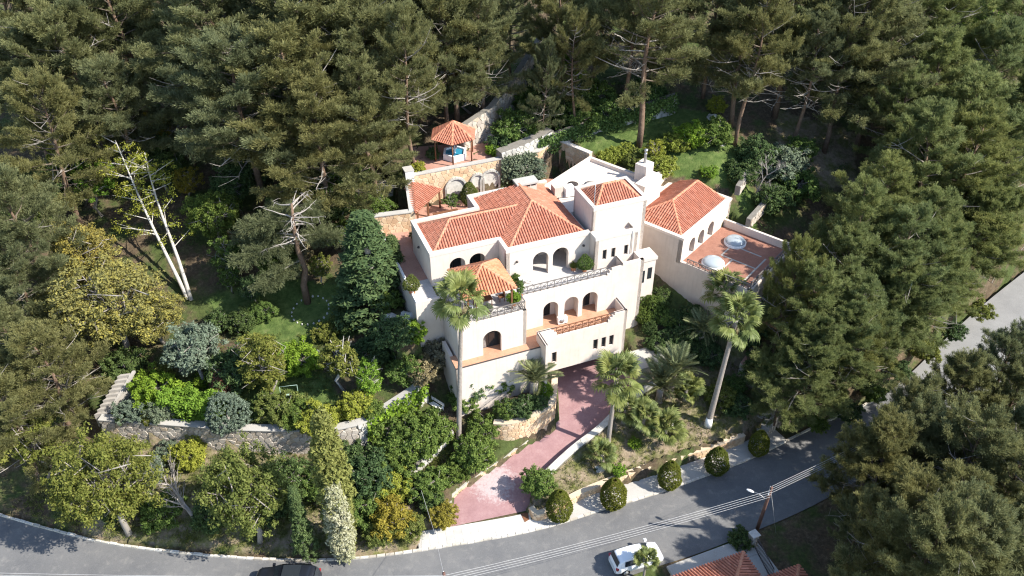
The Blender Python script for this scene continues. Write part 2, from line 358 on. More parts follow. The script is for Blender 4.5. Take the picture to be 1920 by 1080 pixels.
def make_terrain():
    xs = np.concatenate([np.linspace(-300, -52, 26)[:-1], np.arange(-52, 60, .3), np.linspace(60, 300, 30)])
    ys = np.concatenate([np.linspace(-60, 26, 10)[:-1], np.arange(26, 100, .3), np.linspace(100, 420, 60)])
    X, Y = np.meshgrid(xs, ys); x = X.ravel(); y = Y.ravel(); z = ground(x, y)
    rd = inside(x, y, [(p.x, p.y) for p in offset(KERB, -.6)] + [(p.x, p.y) for p in offset(road_out, .4)[::-1]])
    z = np.where(rd, -.08, z)
    pv = inside(x, y, [(p.x, p.y) for p in offset(KERB, .3)] + [(p.x, p.y) for p in offset(KERB, -1.9)[::-1]]) & (x > -7.3) & (x < 26)
    pv |= inside(x, y, [(p.x, p.y) for p in offset(KERB, .3)] + [(p.x, p.y) for p in offset(KERB, -3.0)[::-1]]) & (x > -5.5) & (x < 1.6) & ~inside(x, y, drive_poly)
    z = np.where(pv & ~inside(x, y, bed_poly), np.minimum(z, 0.02), z)
    rough = RNG.normal(0, .05, len(x)); flat = rd | pv | inside(x, y, drive_poly) | inside(x, y, court_poly) | inside(x, y, gar_poly)
    z = z + np.where(flat, 0, rough)
    nx, ny = len(xs), len(ys); i = np.arange(nx * ny).reshape(ny, nx)
    F = np.stack([i[:-1, :-1], i[:-1, 1:], i[1:, 1:], i[1:, :-1]], -1).reshape(-1, 4)
    me = np_mesh('ground', np.stack([x, y, z], 1), F, True)
    lawns = [[at(1075,258,15.4), at(1150,225,15.8), at(1260,195,16.5), at(1350,205,16.5), at(1400,290,15), at(1440,400,13), at(1380,330,14.5), at(1300,310,15), at(1200,300,15)],
             [at(430,600,6.8), at(380,560,7.2), at(500,520,7.8), at(640,540,7.8), at(680,620,7), at(600,640,6.6), at(480,640,6.4)],
             [at(190,780,5), at(520,790,5), at(640,745,5.6), at(600,690,6), at(260,700,6)]]
    g = np.zeros(len(x)); s = np.zeros(len(x))
    for L in lawns: g = np.maximum(g, inside(x, y, L) * 1.)
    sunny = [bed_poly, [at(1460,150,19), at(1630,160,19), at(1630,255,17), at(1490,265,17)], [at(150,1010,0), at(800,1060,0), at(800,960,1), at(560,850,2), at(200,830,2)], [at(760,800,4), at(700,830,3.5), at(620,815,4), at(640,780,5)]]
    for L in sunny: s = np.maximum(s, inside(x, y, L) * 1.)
    ca = me.color_attributes.new('cover', 'FLOAT_COLOR', 'POINT')
    ca.data.foreach_set('color', np.stack([g, s, np.zeros(len(x)), np.ones(len(x))], 1).astype(np.float32).ravel())
    m, t = base_mat('ground_cover', .97, .15)
    at_n = t.new('ShaderNodeAttribute', attribute_name='cover'); sp = t.new('ShaderNodeSeparateColor'); t.ln(at_n.outputs['Color'], sp.inputs[0])
    fine = t.noise(3.2, 6, .7); big = t.noise(.35, 4, .6)
    litter = t.ramp(fine, [(.3, (.06,.045,.03)), (.55, (.12,.088,.055)), (.75, (.20,.155,.10))])
    weeds = t.ramp(fine, [(.3, (.04,.055,.018)), (.7, (.09,.115,.035))])
    wild = t.mix(t.ramp(big, [(.45, (0,0,0)), (.58, (1,1,1))]), litter, weeds)
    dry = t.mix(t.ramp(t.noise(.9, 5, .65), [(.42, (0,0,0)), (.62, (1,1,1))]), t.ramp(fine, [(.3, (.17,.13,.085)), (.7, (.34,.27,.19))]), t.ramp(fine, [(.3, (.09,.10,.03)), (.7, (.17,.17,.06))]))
    lawn = t.ramp(t.noise(1.3, 6, .7), [(.28, (.045,.07,.02)), (.45, (.075,.115,.03)), (.6, (.115,.155,.045)), (.75, (.17,.17,.08))])
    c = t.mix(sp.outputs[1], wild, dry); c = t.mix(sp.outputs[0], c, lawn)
    t.ln(c, t.p.inputs['Base Color']); t.bump(t.noise(5, 6, .75), .8, .12)
    tag(link('ground', me, m), kind='structure')
make_terrain()

def strip_mesh(A, B, name, mat, dz=0., kind='structure', zf=None):
    mb = MB(); vs = []; fs = []
    for a, b in zip(A, B): vs += [(a.x, a.y, (zf(a) if zf else a.z) + dz), (b.x, b.y, (zf(b) if zf else b.z) + dz)]
    for i in range(len(A) - 1): fs.append((2*i, 2*i+1, 2*i+3, 2*i+2))
    mb.add(vs, fs); o = mb.build(name, mat); tag(o, kind=kind); return o
m, t = base_mat('asphalt', .9, .25)
big = t.noise(.25, 5, .65); fn = t.noise(22, 3, .7)
c = t.ramp(big, [(.3, (.098,.098,.10)), (.5, (.132,.13,.127)), (.72, (.168,.163,.155))])
c = t.mix(t.ramp(t.noise(1.4, 6, .7), [(.52, (0,0,0)), (.75, (.6,.6,.6))]), c, (.26,.245,.22))
c = t.mix(.2, c, t.ramp(fn, [(.3, (.08,.08,.08)), (.7, (.30,.30,.30))])); c = t.mix(t.ramp(t.noise(.55, 3, .5), [(.58, (0,0,0)), (.68, (.3,.3,.3))]), c, (.11,.11,.115))
t.ln(c, t.p.inputs['Base Color']); t.bump(fn, .25, .01)
M['asphalt'] = m
def road_z(p): return 0.02 + max(0, (p.x - 34)) * .03
strip_mesh(road_in, road_out, 'road', M['asphalt'], 0, 'structure', road_z)
M['pale_asphalt'] = mottled('bleached_asphalt', (.20,.196,.188), (.27,.263,.25), .5, .95, .3, 12)
ii = [i for i, p in enumerate(road_in) if p.x > 35.5]; strip_mesh([road_in[i] for i in ii], [road_out[i] for i in ii], 'side_road', M['pale_asphalt'], .006, 'structure', road_z)

# driveway (stamped pink concrete with a worn chalky patch)
m, t = base_mat('pink_stamped_concrete', .85, .25)
c = t.ramp(t.noise(1.1, 6, .7), [(.3, (.265,.15,.15)), (.55, (.32,.19,.187)), (.75, (.37,.245,.235))])
tc = t.new('ShaderNodeTexCoord'); vm = t.new('ShaderNodeVectorMath', operation='SUBTRACT'); vm.inputs[1].default_value = tuple(at(925, 905, .55))
t.ln(tc.outputs['Object'], vm.inputs[0]); vl = t.new('ShaderNodeVectorMath', operation='LENGTH'); t.ln(vm.outputs[0], vl.inputs[0])
mr = t.new('ShaderNodeMapRange'); mr.inputs[1].default_value = .5; mr.inputs[2].default_value = 3.0; mr.inputs[3].default_value = .35; mr.inputs[4].default_value = -.15
t.ln(vl.outputs['Value'], mr.inputs[0]); ad = t.new('ShaderNodeMath', operation='ADD'); t.ln(mr.outputs[0], ad.inputs[0]); t.ln(t.noise(2.6, 7, .75), ad.inputs[1])
c = t.mix(t.ramp(ad.outputs[0], [(.56, (0,0,0)), (.74, (.7,.7,.7))]), c, (.47,.41,.40))
vo = t.new('ShaderNodeTexVoronoi', feature='DISTANCE_TO_EDGE'); vo.inputs['Scale'].default_value = 3.5; t.ln(tc.outputs['Object'], vo.inputs['Vector'])
c = t.mix(t.ramp(vo.outputs['Distance'], [(.0, (.35,.35,.35)), (.05, (0,0,0))]), c, (.20,.09,.09))
t.ln(c, t.p.inputs['Base Color']); t.bump(vo.outputs['Distance'], .25, .02); M['drive'] = m
def make_drive():
    n = 60; A = resample(smooth_line(DRIVE_L + [g0]), .4); B = resample(smooth_line(DRIVE_R + [h2w(15.9, -5.8, 2.5), g1]), .4)
    def sub(P, n): return [P[min(len(P) - 1, int(i * (len(P) - 1) / n))] for i in range(n + 1)]
    A, B = sub(A, n), sub(B, n); vs = []; fs = []; k = 14
    for a, b in zip(A, B):
        for j in range(k + 1):
            p = a.lerp(b, j / k); vs.append((p.x, p.y, float(drive_h(p.x, p.y)) + .03))
    for i in range(n):
        for j in range(k): q = i * (k + 1) + j; fs.append((q, q + 1, q + k + 2, q + k + 1))
    tag(MB().add(vs, fs, True).build('driveway', M['drive']), kind='structure')
make_drive()

# pavement of pale slabs in front of the villa
def line_at(pts, d):
    acc = 0
    for a, b in zip(pts[:-1], pts[1:]):
        L = (b - a).length
        if acc + L >= d: return a.lerp(b, (d - acc) / L)
        acc += L
    return pts[-1]
def linelen(pts): return sum((b - a).length for a, b in zip(pts[:-1], pts[1:]))
def make_pavement():
    pts = [p for p in resample(KERB, .25)]
    i0 = min(range(len(pts)), key=lambda i: (pts[i] - at(786, 1035, 0)).length); i1 = min(range(len(pts)), key=lambda i: (pts[i] - at(1475, 828, 0)).length)
    seg = pts[i0:i1 + 1]; back = offset(seg, -1.75)
    mb = MB(); vs = []; fs = []
    for a, b in zip(seg, back): vs += [(a.x, a.y, -.05), (a.x, a.y, .13), (b.x, b.y, .13), (b.x, b.y, -.05)]
    for i in range(len(seg) - 1):
        for k in range(3): fs.append((4*i+k, 4*i+k+1, 4*i+4+k+1, 4*i+4+k))
    pave = mb.add(vs, fs).build('pavement', M['concrete']); tag(pave, kind='structure')
    L = linelen(seg); s = .25; rows = 4; first = True; k = 0
    while s < L - .8:                                    # slabs by the drive entrance and on to the right
        a0 = line_at(seg, s); a1 = line_at(seg, s + .635); tdir = (a1 - a0).normalized(); nrm = Vector((-tdir.y, tdir.x, 0))
        if s < 9.3:
            for r in range(rows):
                c0 = .14 + r * .40; q = [a0 + nrm * c0 + tdir * .006, a1 + nrm * c0 - tdir * .006, a1 + nrm * (c0 + .392) - tdir * .006, a0 + nrm * (c0 + .392) + tdir * .006]
                top = .137 + random.uniform(0, .008)
                if k < 300 and s < 30:
                    MB().prism([(p.x, p.y) for p in q], .11, top).build('paving_slab', M['slab'], pave); k += 1
        s += .64
    # kerb stones along the whole verge
    kerb = empty('kerb', (0, 0, 0)); tag(kerb, kind='structure')
    line = resample(KERB, .1); i = 0; total = linelen(KERB); d = 6.; n = 0
    while d < total - 1 and n < 160:
        ln = random.uniform(.5, .8); a = line_at(KERB, d); b = line_at(KERB, d + ln - .03); tdir = (b - a).normalized(); nrm = Vector((-tdir.y, tdir.x, 0))
        if a.x > 33: break
        h = .13 + random.uniform(-.02, .03) + (.02 if True else 0); w = random.uniform(.13, .18)
        j = random.uniform(-.015, .015)
        mb = MB(); q = [a + nrm * (-.02 + j), b + nrm * (-.02 + j), b + nrm * (w + j), a + nrm * (w + j)]; c = sum(q, Vector()) / 4
        q2 = [c + (p - c) * .9 for p in q]
        mb.add([(p.x, p.y, -.05) for p in q] + [(p.x, p.y, h - .03) for p in q] + [(p.x, p.y, h + .012) for p in q2],
               [(0,1,5,4),(1,2,6,5),(2,3,7,6),(3,0,4,7),(4,5,9,8),(5,6,10,9),(6,7,11,10),(7,4,8,11),(8,9,10,11)])
        mb.build('kerb_stone', M['kerb'], kerb); n += 1; d += ln
    MB().prism([(p.x, p.y) for p in (at(976,963,.16), at(990,960,.16), at(992,974,.16), at(984,979,.16))], .12, .165).build('drain_cover', M['wood'], pave)
make_pavement()

# ------------------------------------------------------------------ stone walls
def cells(L, H, size, jit=.38, seed=1, asp=1.25):
    rg = random.Random(seed); sx, sy = size * asp, size; nx = max(1, int(round(L / sx))); ny = max(1, int(round(H / sy))); sx = L / nx; sy = H / ny
    seeds = {}
    for j in range(-1, ny + 1):
        for i in range(-1, nx + 1):
            seeds[(i, j)] = ((i + .5 + (.5 if j % 2 else 0) - .25 + rg.uniform(-jit, jit)) * sx, (j + .5 + rg.uniform(-jit, jit)) * sy)
    out = []
    for j in range(ny):
        for i in range(nx):
            c = seeds[(i, j)]; poly = [(0., 0.), (L, 0.), (L, H), (0., H)]
            for dj in (-2, -1, 0, 1, 2):
                for di in (-2, -1, 0, 1, 2):
                    o = seeds.get((i + di, j + dj))
                    if o is None or (di == 0 and dj == 0): continue
                    mx, my = (c[0] + o[0]) / 2, (c[1] + o[1]) / 2; nxv, nyv = o[0] - c[0], o[1] - c[1]; q = []
                    for k in range(len(poly)):
                        a, b = poly[k], poly[(k + 1) % len(poly)]
                        da = (a[0] - mx) * nxv + (a[1] - my) * nyv; db = (b[0] - mx) * nxv + (b[1] - my) * nyv
                        if da <= 0: q.append(a)
                        if (da < 0) != (db < 0) and da != db:
                            t = da / (da - db); q.append((a[0] + (b[0] - a[0]) * t, a[1] + (b[1] - a[1]) * t))
                    poly = q
                    if len(poly) < 3: break
                if len(poly) < 3: break
            if len(poly) >= 3: out.append(poly)
    return out
def inset(poly, d):
    cx = sum(p[0] for p in poly) / len(poly); cy = sum(p[1] for p in poly) / len(poly); o = []
    for p in poly:
        r = math.hypot(p[0] - cx, p[1] - cy); k = max(.35, (r - d) / r) if r > 1e-6 else 1; o.append((cx + (p[0] - cx) * k, cy + (p[1] - cy) * k))
    return o
def stone_wall(parent, line, depth, th, size, stone_mat, mortar_mat, parts=False, both=False, seed=1, cope_mat=None, cope_over=.05, proud=.06, holes=None, cope_h=.09, cap_stones=0):
    """rubble wall along a line of top points; the visible face is on the right of the direction of travel"""
    line = [Vector(p) for p in line]; L = linelen(line)
    def fr(s, off, h):
        a = line_at(line, max(0, min(L, s))); b0 = line_at(line, max(0, s - .15)); b1 = line_at(line, min(L, s + .15)); t = (b1 - b0); t.z = 0
        t = t.normalized() if t.length > 1e-6 else Vector((1, 0, 0)); n = Vector((t.y, -t.x, 0)); return Vector((a.x, a.y, a.z - h)) + n * off
    ss = np.linspace(0, L, max(2, int(L / .5) + 1)); mb = MB(); vs = []; fs = []
    for s in ss: vs += [fr(s, 0, depth), fr(s, 0, 0), fr(s, -th, 0), fr(s, -th, depth)]
    n = len(ss)
    for i in range(n - 1):
        for k in range(3): fs.append((4*i+k+0, 4*i+k+1, 4*i+5+k, 4*i+4+k)[::-1])
    fs += [(0, 1, 2, 3), (4*n-1, 4*n-2, 4*n-3, 4*n-4)]
    core = mb.add(vs, fs).build('mortar_core', mortar_mat, parent)
    joined = MB(); count = 0
    sides = [(0, 1)] + ([(-th, -1)] if both else [])
    for o0, sg in sides:
        cl = cells(L, depth, size, seed=seed + (7 if sg < 0 else 0))
        cl.sort(key=lambda p: min(q[1] for q in p))
        for poly in cl:
            if holes and any(abs(sum(q[0] for q in poly) / len(poly) - hs_) < hw and sum(q[1] for q in poly) / len(poly) > ht for hs_, hw, ht in holes): continue
            a = inset(poly, .018); b = inset(poly, .05); pr = proud * random.uniform(.6, 1.3)
            ring = [fr(q[0], o0 - .02 * sg, q[1]) for q in a] + [fr(q[0], o0 + pr * .55 * sg, q[1]) for q in a] + [fr(q[0], o0 + pr * sg, q[1]) for q in b]
            m = len(a); f = [tuple(range(2*m, 3*m))] + [(k, (k+1) % m, m+(k+1) % m, m+k) for k in range(m)] + [(m+k, m+(k+1) % m, 2*m+(k+1) % m, 2*m+k) for k in range(m)]
            if parts and count < 290: MB().add(ring, f).build('stone', stone_mat, parent); count += 1
            else: joined.add(ring, f)
    if joined.v: tag(joined.build('stones', stone_mat, parent), kind='stuff')
    if cope_mat:
        mb = MB(); vs = []; fs = []
        for s in ss: vs += [fr(s, cope_over + proud, -.012), fr(s, cope_over + proud, -cope_h), fr(s, -th - cope_over, -cope_h), fr(s, -th - cope_over, -.012)]
        for i in range(n - 1):
            for k in range(4): fs.append((4*i+k, 4*i+(k+1) % 4, 4*i+4+(k+1) % 4, 4*i+4+k)[::-1])
        fs += [(0, 1, 2, 3), (4*n-1, 4*n-2, 4*n-3, 4*n-4)]
        mb.add(vs, fs).build('coping', cope_mat, parent)
    return parent

gw = empty('garden_wall', label='long curved grey rubble retaining wall below the left garden', cat='stone wall')
stone_wall(gw, GW[:8], 2.9, .55, .40, M['stone_g'], M['mortar_g'], parts=True, seed=3, cope_mat=M['concrete'], proud=.09)
gw2 = empty('garden_wall', label='pale ivy-streaked rubble wall climbing from the curved wall towards the villa', cat='stone wall')
stone_wall(gw2, GW[7:], 2.6, .6, .5, M['stone_w'], M['mortar_g'], parts=True, seed=4, cope_mat=M['concrete'], proud=.12)
lw = empty('rubble_wall', label='broken pale rubble wall under the shrubs left of the driveway', cat='stone wall')
stone_wall(lw, [at(745,905,2.2), at(790,865,2.6), at(820,835,3.0), at(850,805,3.4)], 1.8, .6, .42, M['stone_w'], M['mortar_g'], seed=5, proud=.12)
dw = empty('driveway_wall', label='tall curved honey stone wall left of the pink driveway below the feather palm', cat='stone wall')
stone_wall(dw, smooth_line([at(925,795,4.0), at(955,797,4.05)] + [Vector((p.x - .12, p.y + .05, z)) for p, z in zip(DRIVE_L[5:9], (4.1, 4.3, 4.4, 4.4))]), 3.6, .45, .30, M['stone_y'], M['mortar_y'], seed=6, cope_mat=M['mortar_y'], cope_over=.02, proud=.04)
dk = empty('driveway_edging', label='low honey stone edging along the left side of the driveway entrance', cat='stone wall')
stone_wall(dk, smooth_line([p + Vector((0, 0, .42)) for p in [at(846,950,.2)] + DRIVE_L[1:6]]), .9, .32, .28, M['stone_y'], M['mortar_y'], seed=7, cope_mat=M['stone_w'], cope_over=.01, proud=.03)
gp = empty('gate_pillar', label='short honey stone gate pillar at the left of the driveway entrance', cat='pillar')
stone_wall(gp, [at(802,962,1.0), at(824,954,1.0)], 1.4, .55, .3, M['stone_y'], M['mortar_y'], seed=8, cope_mat=M['stone_w'])
dr = empty('driveway_wall', label='low pale stone wall along the right side of the pink driveway', cat='stone wall')
stone_wall(dr, smooth_line([p + Vector((0, 0, .85)) for p in DRIVE_R[::-1][:-1]]), 1.4, .5, .33, M['stone_w'], M['mortar_g'], both=False, seed=9, cope_mat=M['stone_w'], cope_over=.03, proud=.05)
fw = empty('planter_wall', label='low honey stone planter wall behind the egg-shaped bushes on the pavement', cat='stone wall')
stone_wall(fw, smooth_line(FW, 1), 1.2, .42, .34, M['stone_y'], M['mortar_y'], seed=10, cope_mat=M['mortar_y'], cope_over=.0, proud=.04, cope_h=.04)
bw = empty('boundary_wall', label='dark red-brown paved ramp wall among shadows right of the tall leaning palm', cat='wall')
MB().add([at(1388,680,4.2), at(1404,660,4.6), at(1486,752,2.4), at(1468,770,2.3)], [(0,1,2,3)]).build('paved_top', M['deck_red'], bw)
a, b = at(1388,680,4.2), at(1468,770,2.3)
stone_wall(bw, [a, b], 2.2, .3, .35, M['stone_g'], M['mortar_g'], seed=11)
a, b = at(1409,655,4.6), at(1492,747,2.4)
stone_wall(bw, [b + Vector((.0, .0, .25)), a + Vector((0, 0, .25))], 1.2, .35, .35, M['stone_w'], M['mortar_g'], seed=12)
st = empty('entrance_steps', label='shaded concrete steps down to the road below the red-brown ramp', cat='steps')
for k in range(5):
    p = [at(1408 - 2*k, 752 + 10*k, 1.9 - .32*k), at(1462 - 6*k, 775 + 9*k, 1.9 - .32*k)]; d = (p[1] - p[0]).normalized(); nn = Vector((d.y, -d.x, 0))
    MB().prism([(q.x, q.y) for q in (p[0], p[0] + nn * .7, p[1] + nn * .7, p[1])], -.2, 1.9 - .36 * k).build('step', M['concrete'], st)
uw = empty('terrace_wall', label='long ivy-grown pale stone wall along the upper lawn below the wood', cat='stone wall')
stone_wall(uw, [at(1010,262,16.2), at(1060,246,16.3), at(1120,226,16.6), at(1190,205,17.2), at(1270,178,18)], 2.2, .6, .5, M['stone_w'], M['mortar_g'], seed=13, proud=.1)
uw2 = empty('terrace_wall', label='tall grey stone wall beside the path climbing from the gazebo', cat='stone wall')
stone_wall(uw2, [at(868,238,17.6), at(925,200,18.3), at(965,150,19.5), at(1000,95,21), at(1030,50,22.5)], 3.2, .6, .5, M['stone_g'], M['mortar_g'], seed=14, proud=.1)
uw3 = empty('terrace_wall', label='whitewashed sloping stone wall between the gazebo bushes and the courtyard', cat='stone wall')
stone_wall(uw3, [at(940,287,16.2), at(985,270,16.4), at(1038,245,16.7)], 1.6, 1.0, .45, M['stone_w'], M['mortar_g'], seed=15, proud=.1)
for k, (pa, pb, lab) in enumerate([((1388,350,14.2),(1408,318,14.8),'short low stone wall in the shade left of the bare white tree'), ((1408,412,12.2),(1462,352,13.2),'low stone wall running uphill right of the bare white tree')]):
    o = empty('low_wall', label=lab, cat='stone wall'); stone_wall(o, [at(*pa), at(*pb)], 1.0, .45, .4, M['stone_g'], M['mortar_g'], seed=20 + k, proud=.08)
gs = empty('garden_steps', label='straight flight of pale concrete steps at the left end of the curved wall', cat='steps')
A0, A1 = at(178,782,4.6), at(226,702,7.0)
for k in range(9):
    f0, f1 = k / 9, (k + 1) / 9; p = A0.lerp(A1, f0); q = A0.lerp(A1, f1); w = Vector((.95, .2, 0))
    MB().prism([(c.x, c.y) for c in (p, p + w, q + w, q)], p.z - 1.2, A0.z + (A1.z - A0.z) * f1).build('step', M['step_concrete'], gs)
w = Vector((.95, .2, 0)); e = Vector((.22, .05, 0))
MB().add([A0 + w, A0 + w + e, A1 + w + e, A1 + w] + [p + Vector((0, 0, .22)) for p in (A0 + w, A0 + w + e, A1 + w + e, A1 + w)], [(0,1,5,4),(1,2,6,5),(2,3,7,6),(3,0,4,7),(4,5,6,7)]).build('side_wall', M['step_concrete'], gs)

# ------------------------------------------------------------------ building kit
def outline(op):
    k, s0, s1, z0, z1 = op
    if k == 'rect': return [(s0, z0), (s1, z0), (s1, z1), (s0, z1)]
    r = (s1 - s0) / 2; zc = z1 - r; c = (s0 + s1) / 2
    return [(s0, z0), (s1, z0)] + [(c + r * math.cos(math.pi * i / 12), zc + r * math.sin(math.pi * i / 12)) for i in range(13)]
def panel(p0, p1, z0, z1, th=.3, ops=(), top=None):
    """wall from p0 to p1 (outside on the right), openings given along it; top: optional list of (s, z) along the upper edge"""
    mb = MB(); p0 = Vector((p0[0], p0[1])); p1 = Vector((p1[0], p1[1])); d = p1 - p0; L = d.length; d /= L; n = Vector((d.y, -d.x))
    up = top if top else [(L, z1), (0, z1)]
    outer = [(0, z0), (L, z0)] + list(up); loops = [outer] + [outline(o) for o in ops]
    flat = [q for lp in loops for q in lp]
    tris = tessellate_polygon([[Vector((q[0], q[1], 0)) for q in lp] for lp in loops])
    P = lambda q, off: (p0.x + d.x * q[0] + n.x * off, p0.y + d.y * q[0] + n.y * off, q[1])
    mb.add([P(q, 0) for q in flat], [tuple(t) for t in tris]); mb.add([P(q, -th) for q in flat], [tuple(t)[::-1] for t in tris])
    for lp in loops:
        m = len(lp); mb.add([P(q, 0) for q in lp] + [P(q, -th) for q in lp], [(i, (i+1) % m, m+(i+1) % m, m+i) for i in range(m)])
    return mb
def on_wall(p0, p1, s, off):
    p0 = Vector((p0[0], p0[1])); p1 = Vector((p1[0], p1[1])); d = (p1 - p0).normalized(); n = Vector((d.y, -d.x)); return p0 + d * s + n * off
def glazing(parent, p0, p1, op, off, name='window', frame=.05, mull=1, curtain=False):
    k, s0, s1, z0, z1 = op; fr = MB(); B = lambda s, z, o: (*on_wall(p0, p1, s, o), z)
    for a, b in (((s0, z0), (s1, z0)), ((s1, z0), (s1, z1)), ((s1, z1), (s0, z1)), ((s0, z1), (s0, z0))):
        fr.bar(B(*a, off), B(*b, off), frame, frame)
    for i in range(mull): s = s0 + (s1 - s0) * (i + 1) / (mull + 1); fr.bar(B(s, z0, off), B(s, z1, off), frame * .8, frame * .8)
    o = fr.build(name, M['dark_metal'], parent)
    MB().add([B(s0, z0, off - .03), B(s1, z0, off - .03), B(s1, z1, off - .03), B(s0, z1, off - .03)], [(0,1,2,3)]).build('pane', M['glass'], o)
    if curtain:
        MB().add([B(s0 + .05, z0, off - .015), B(s0 + (s1 - s0) * .38, z0, off - .015), B(s0 + (s1 - s0) * .3, z1, off - .015), B(s0 + .05, z1, off - .015)], [(0,1,2,3)]).build('curtain', M['curtain'], o)
    return o
def roof_face(poly, tiles, base, lift=.0, col=.23, row=.40):
    """half-round clay tiles over one roof plane; poly[0]-poly[1] is the eave"""
    P = [Vector(p) for p in poly]; e = (P[1] - P[0]).normalized(); n = None
    for i in range(2, len(P)):
        n = e.cross(P[i] - P[0])
        if n.length > 1e-6: break
    n.normalize()
    if n.z < 0: n = -n
    s = n.cross(e)
    if s.z < 0: s = -s
    cs = [((p - P[0]).dot(e), (p - P[0]).dot(s)) for p in P]; a0, a1 = min(c[0] for c in cs), max(c[0] for c in cs); b0, b1 = min(c[1] for c in cs), max(c[1] for c in cs)
    bm = bmesh.new(); nc = max(1, int((a1 - a0) / col)); cw = (a1 - a0) / nc; nr = int((b1 - b0) / row) + 1; area = sum(cs[i][0] * cs[(i+1) % len(cs)][1] - cs[(i+1) % len(cs)][0] * cs[i][1] for i in range(len(cs)))
    sg = 1 if area > 0 else -1
    def dist(c): return min(sg * ((cs[(i+1) % len(cs)][0] - cs[i][0]) * (c[1] - cs[i][1]) - (cs[(i+1) % len(cs)][1] - cs[i][1]) * (c[0] - cs[i][0])) / max(1e-6, math.hypot(cs[(i+1) % len(cs)][0] - cs[i][0], cs[(i+1) % len(cs)][1] - cs[i][1])) for i in range(len(cs)))
    rr = cw * .37
    for i in range(nc):
        for j in range(nr):
            ca = a0 + (i + .5) * cw + random.uniform(-.008, .008); cb = b0 + (j + .5) * row
            if dist((ca, cb)) < -.35: continue
            rows = []
            for bb, hh in ((cb - row * .5 - .03, .035 + random.uniform(0, .012)), (cb + row * .5, .012)):
                rows.append([bm.verts.new(P[0] + e * (ca + rr * math.cos(math.pi * k / 5)) + s * bb + n * (lift + hh + rr * .95 * math.sin(math.pi * k / 5))) for k in range(6)])
            for k in range(5): bm.faces.new((rows[0][k], rows[0][k+1], rows[1][k+1], rows[1][k]))
            bm.faces.new(rows[0])
    cen = sum(P, Vector()) / len(P)
    for i in range(len(P)):
        ed = (P[(i+1) % len(P)] - P[i])
        if ed.length < 1e-6: continue
        pn = ed.cross(n).normalized()
        if pn.dot(cen - P[i]) > 0: pn = -pn
        co = P[i] + (pn * .06 if i == 0 else Vector())
        bmesh.ops.bisect_plane(bm, geom=bm.verts[:] + bm.edges[:] + bm.faces[:], plane_co=co, plane_no=pn, clear_outer=True)
    vs = [v.co.copy() for v in bm.verts]; ix = {v: i for i, v in enumerate(bm.verts)}; tiles.add(vs, [tuple(ix[v] for v in f.verts) for f in bm.faces], False); bm.free()
    base.add([p + n * lift for p in P], [tuple(range(len(P)))])
def ridge(lines, parent, name='ridge', r=.12):
    for a, b in lines:
        a, b = Vector(a), Vector(b); L = (b - a).length; k = max(1, int(L / .38)); mb = MB()
        d = (b - a).normalized(); side = d.cross(Vector((0, 0, 1))).normalized(); up = side.cross(d)
        for i in range(k):
            p, q = a.lerp(b, i / k), a.lerp(b, (i + 1.1) / k if i < k - 1 else 1); r0, r1 = r * 1.12, r * .92; vs = []
            for c, rr in ((p, r0), (q, r1)):
                for j in range(7): t = math.pi * j / 6; vs.append(c + side * rr * math.cos(t) + up * (rr * .8 * math.sin(t) + .0))
            mb.add(vs, [(j, j+1, j+8, j+7) for j in range(6)] + [tuple(range(7))])
        mb.build(name, M['tile_ridge'], parent)
def tiled_roof(parent, faces, ridges, name='roof', mat='tile'):
    tiles, base = MB(), MB()
    for f in faces: roof_face(f, tiles, base)
    o = base.build(name, M['tile_base'], parent)
    tag(tiles.build('roof_tiles', M[mat], o), kind='stuff'); ridge(ridges, o); return o
def railing(parent, a, b, z, h=.85, bay=.62, name='railing', mat=None):
    mat = mat or M['rail_metal']; a, b = Vector((a[0], a[1], z)), Vector((b[0], b[1], z)); L = (b - a).length; k = max(1, int(round(L / bay)))
    mb = MB(); H = Vector((0, 0, h)); mb.bar(a + H, b + H, .08, .06); mb.bar(a + Vector((0,0,.1)), b + Vector((0,0,.1)), .05, .05)
    for i in range(k + 1): p = a.lerp(b, i / k); mb.bar(p, p + H, .05, .05)
    o = mb.build(name, mat, parent)
    for i in range(k):
        p, q = a.lerp(b, i / k), a.lerp(b, (i + 1) / k); l = Vector((0, 0, .1)); m = (p + q) / 2 + Vector((0, 0, h * .55)); g = MB()
        g.bar(p + l, q + H, .025, .025); g.bar(q + l, p + H, .025, .025); r = .11
        dd = (q - p).normalized(); ring = [m + dd * r * math.cos(t) + Vector((0, 0, r * math.sin(t))) for t in [2 * math.pi * j / 8 for j in range(9)]]
        for c0, c1 in zip(ring[:-1], ring[1:]): g.bar(c0, c1, .02, .02)
        g.build('lattice', mat, o)
    return o

# ------------------------------------------------------------------ the villa (local frame: u along the front, v to the back)
T, B, PT = 12.1, 8.6, 15.4
VI = empty('villa', (HO.x, HO.y, 0), HA, 'large white stucco villa with red tiled roofs, arches and a square tower', 'villa')
def wall(p0, p1, z0, z1, th=.3, ops=(), mat='stucco', top=None): return panel(p0, p1, z0, z1, th, ops, top).build('wall', M[mat], VI)
def slab(x0, x1, y0, y1, z0, z1, name, mat): return MB().box(x0, x1, y0, y1, z0, z1).build(name, M[mat], VI)
def mitre(pts, d):
    P = [Vector((p[0], p[1])) for p in pts]; closed = (P[0] - P[-1]).length < 1e-6; out = []; n = len(P)
    for i in range(n):
        a = P[i-1] if i > 0 else (P[-2] if closed else None); b = P[i+1] if i < n - 1 else (P[1] if closed else None); ns = []
        for q0, q1 in ((a, P[i]), (P[i], b)):
            if q0 is not None and q1 is not None: t = (q1 - q0).normalized(); ns.append(Vector((t.y, -t.x)))
        m = ns[0] if len(ns) == 1 else (ns[0] + ns[1]) / max(.2, 1 + ns[0].dot(ns[1])); out.append(P[i] + m * d)
    return out
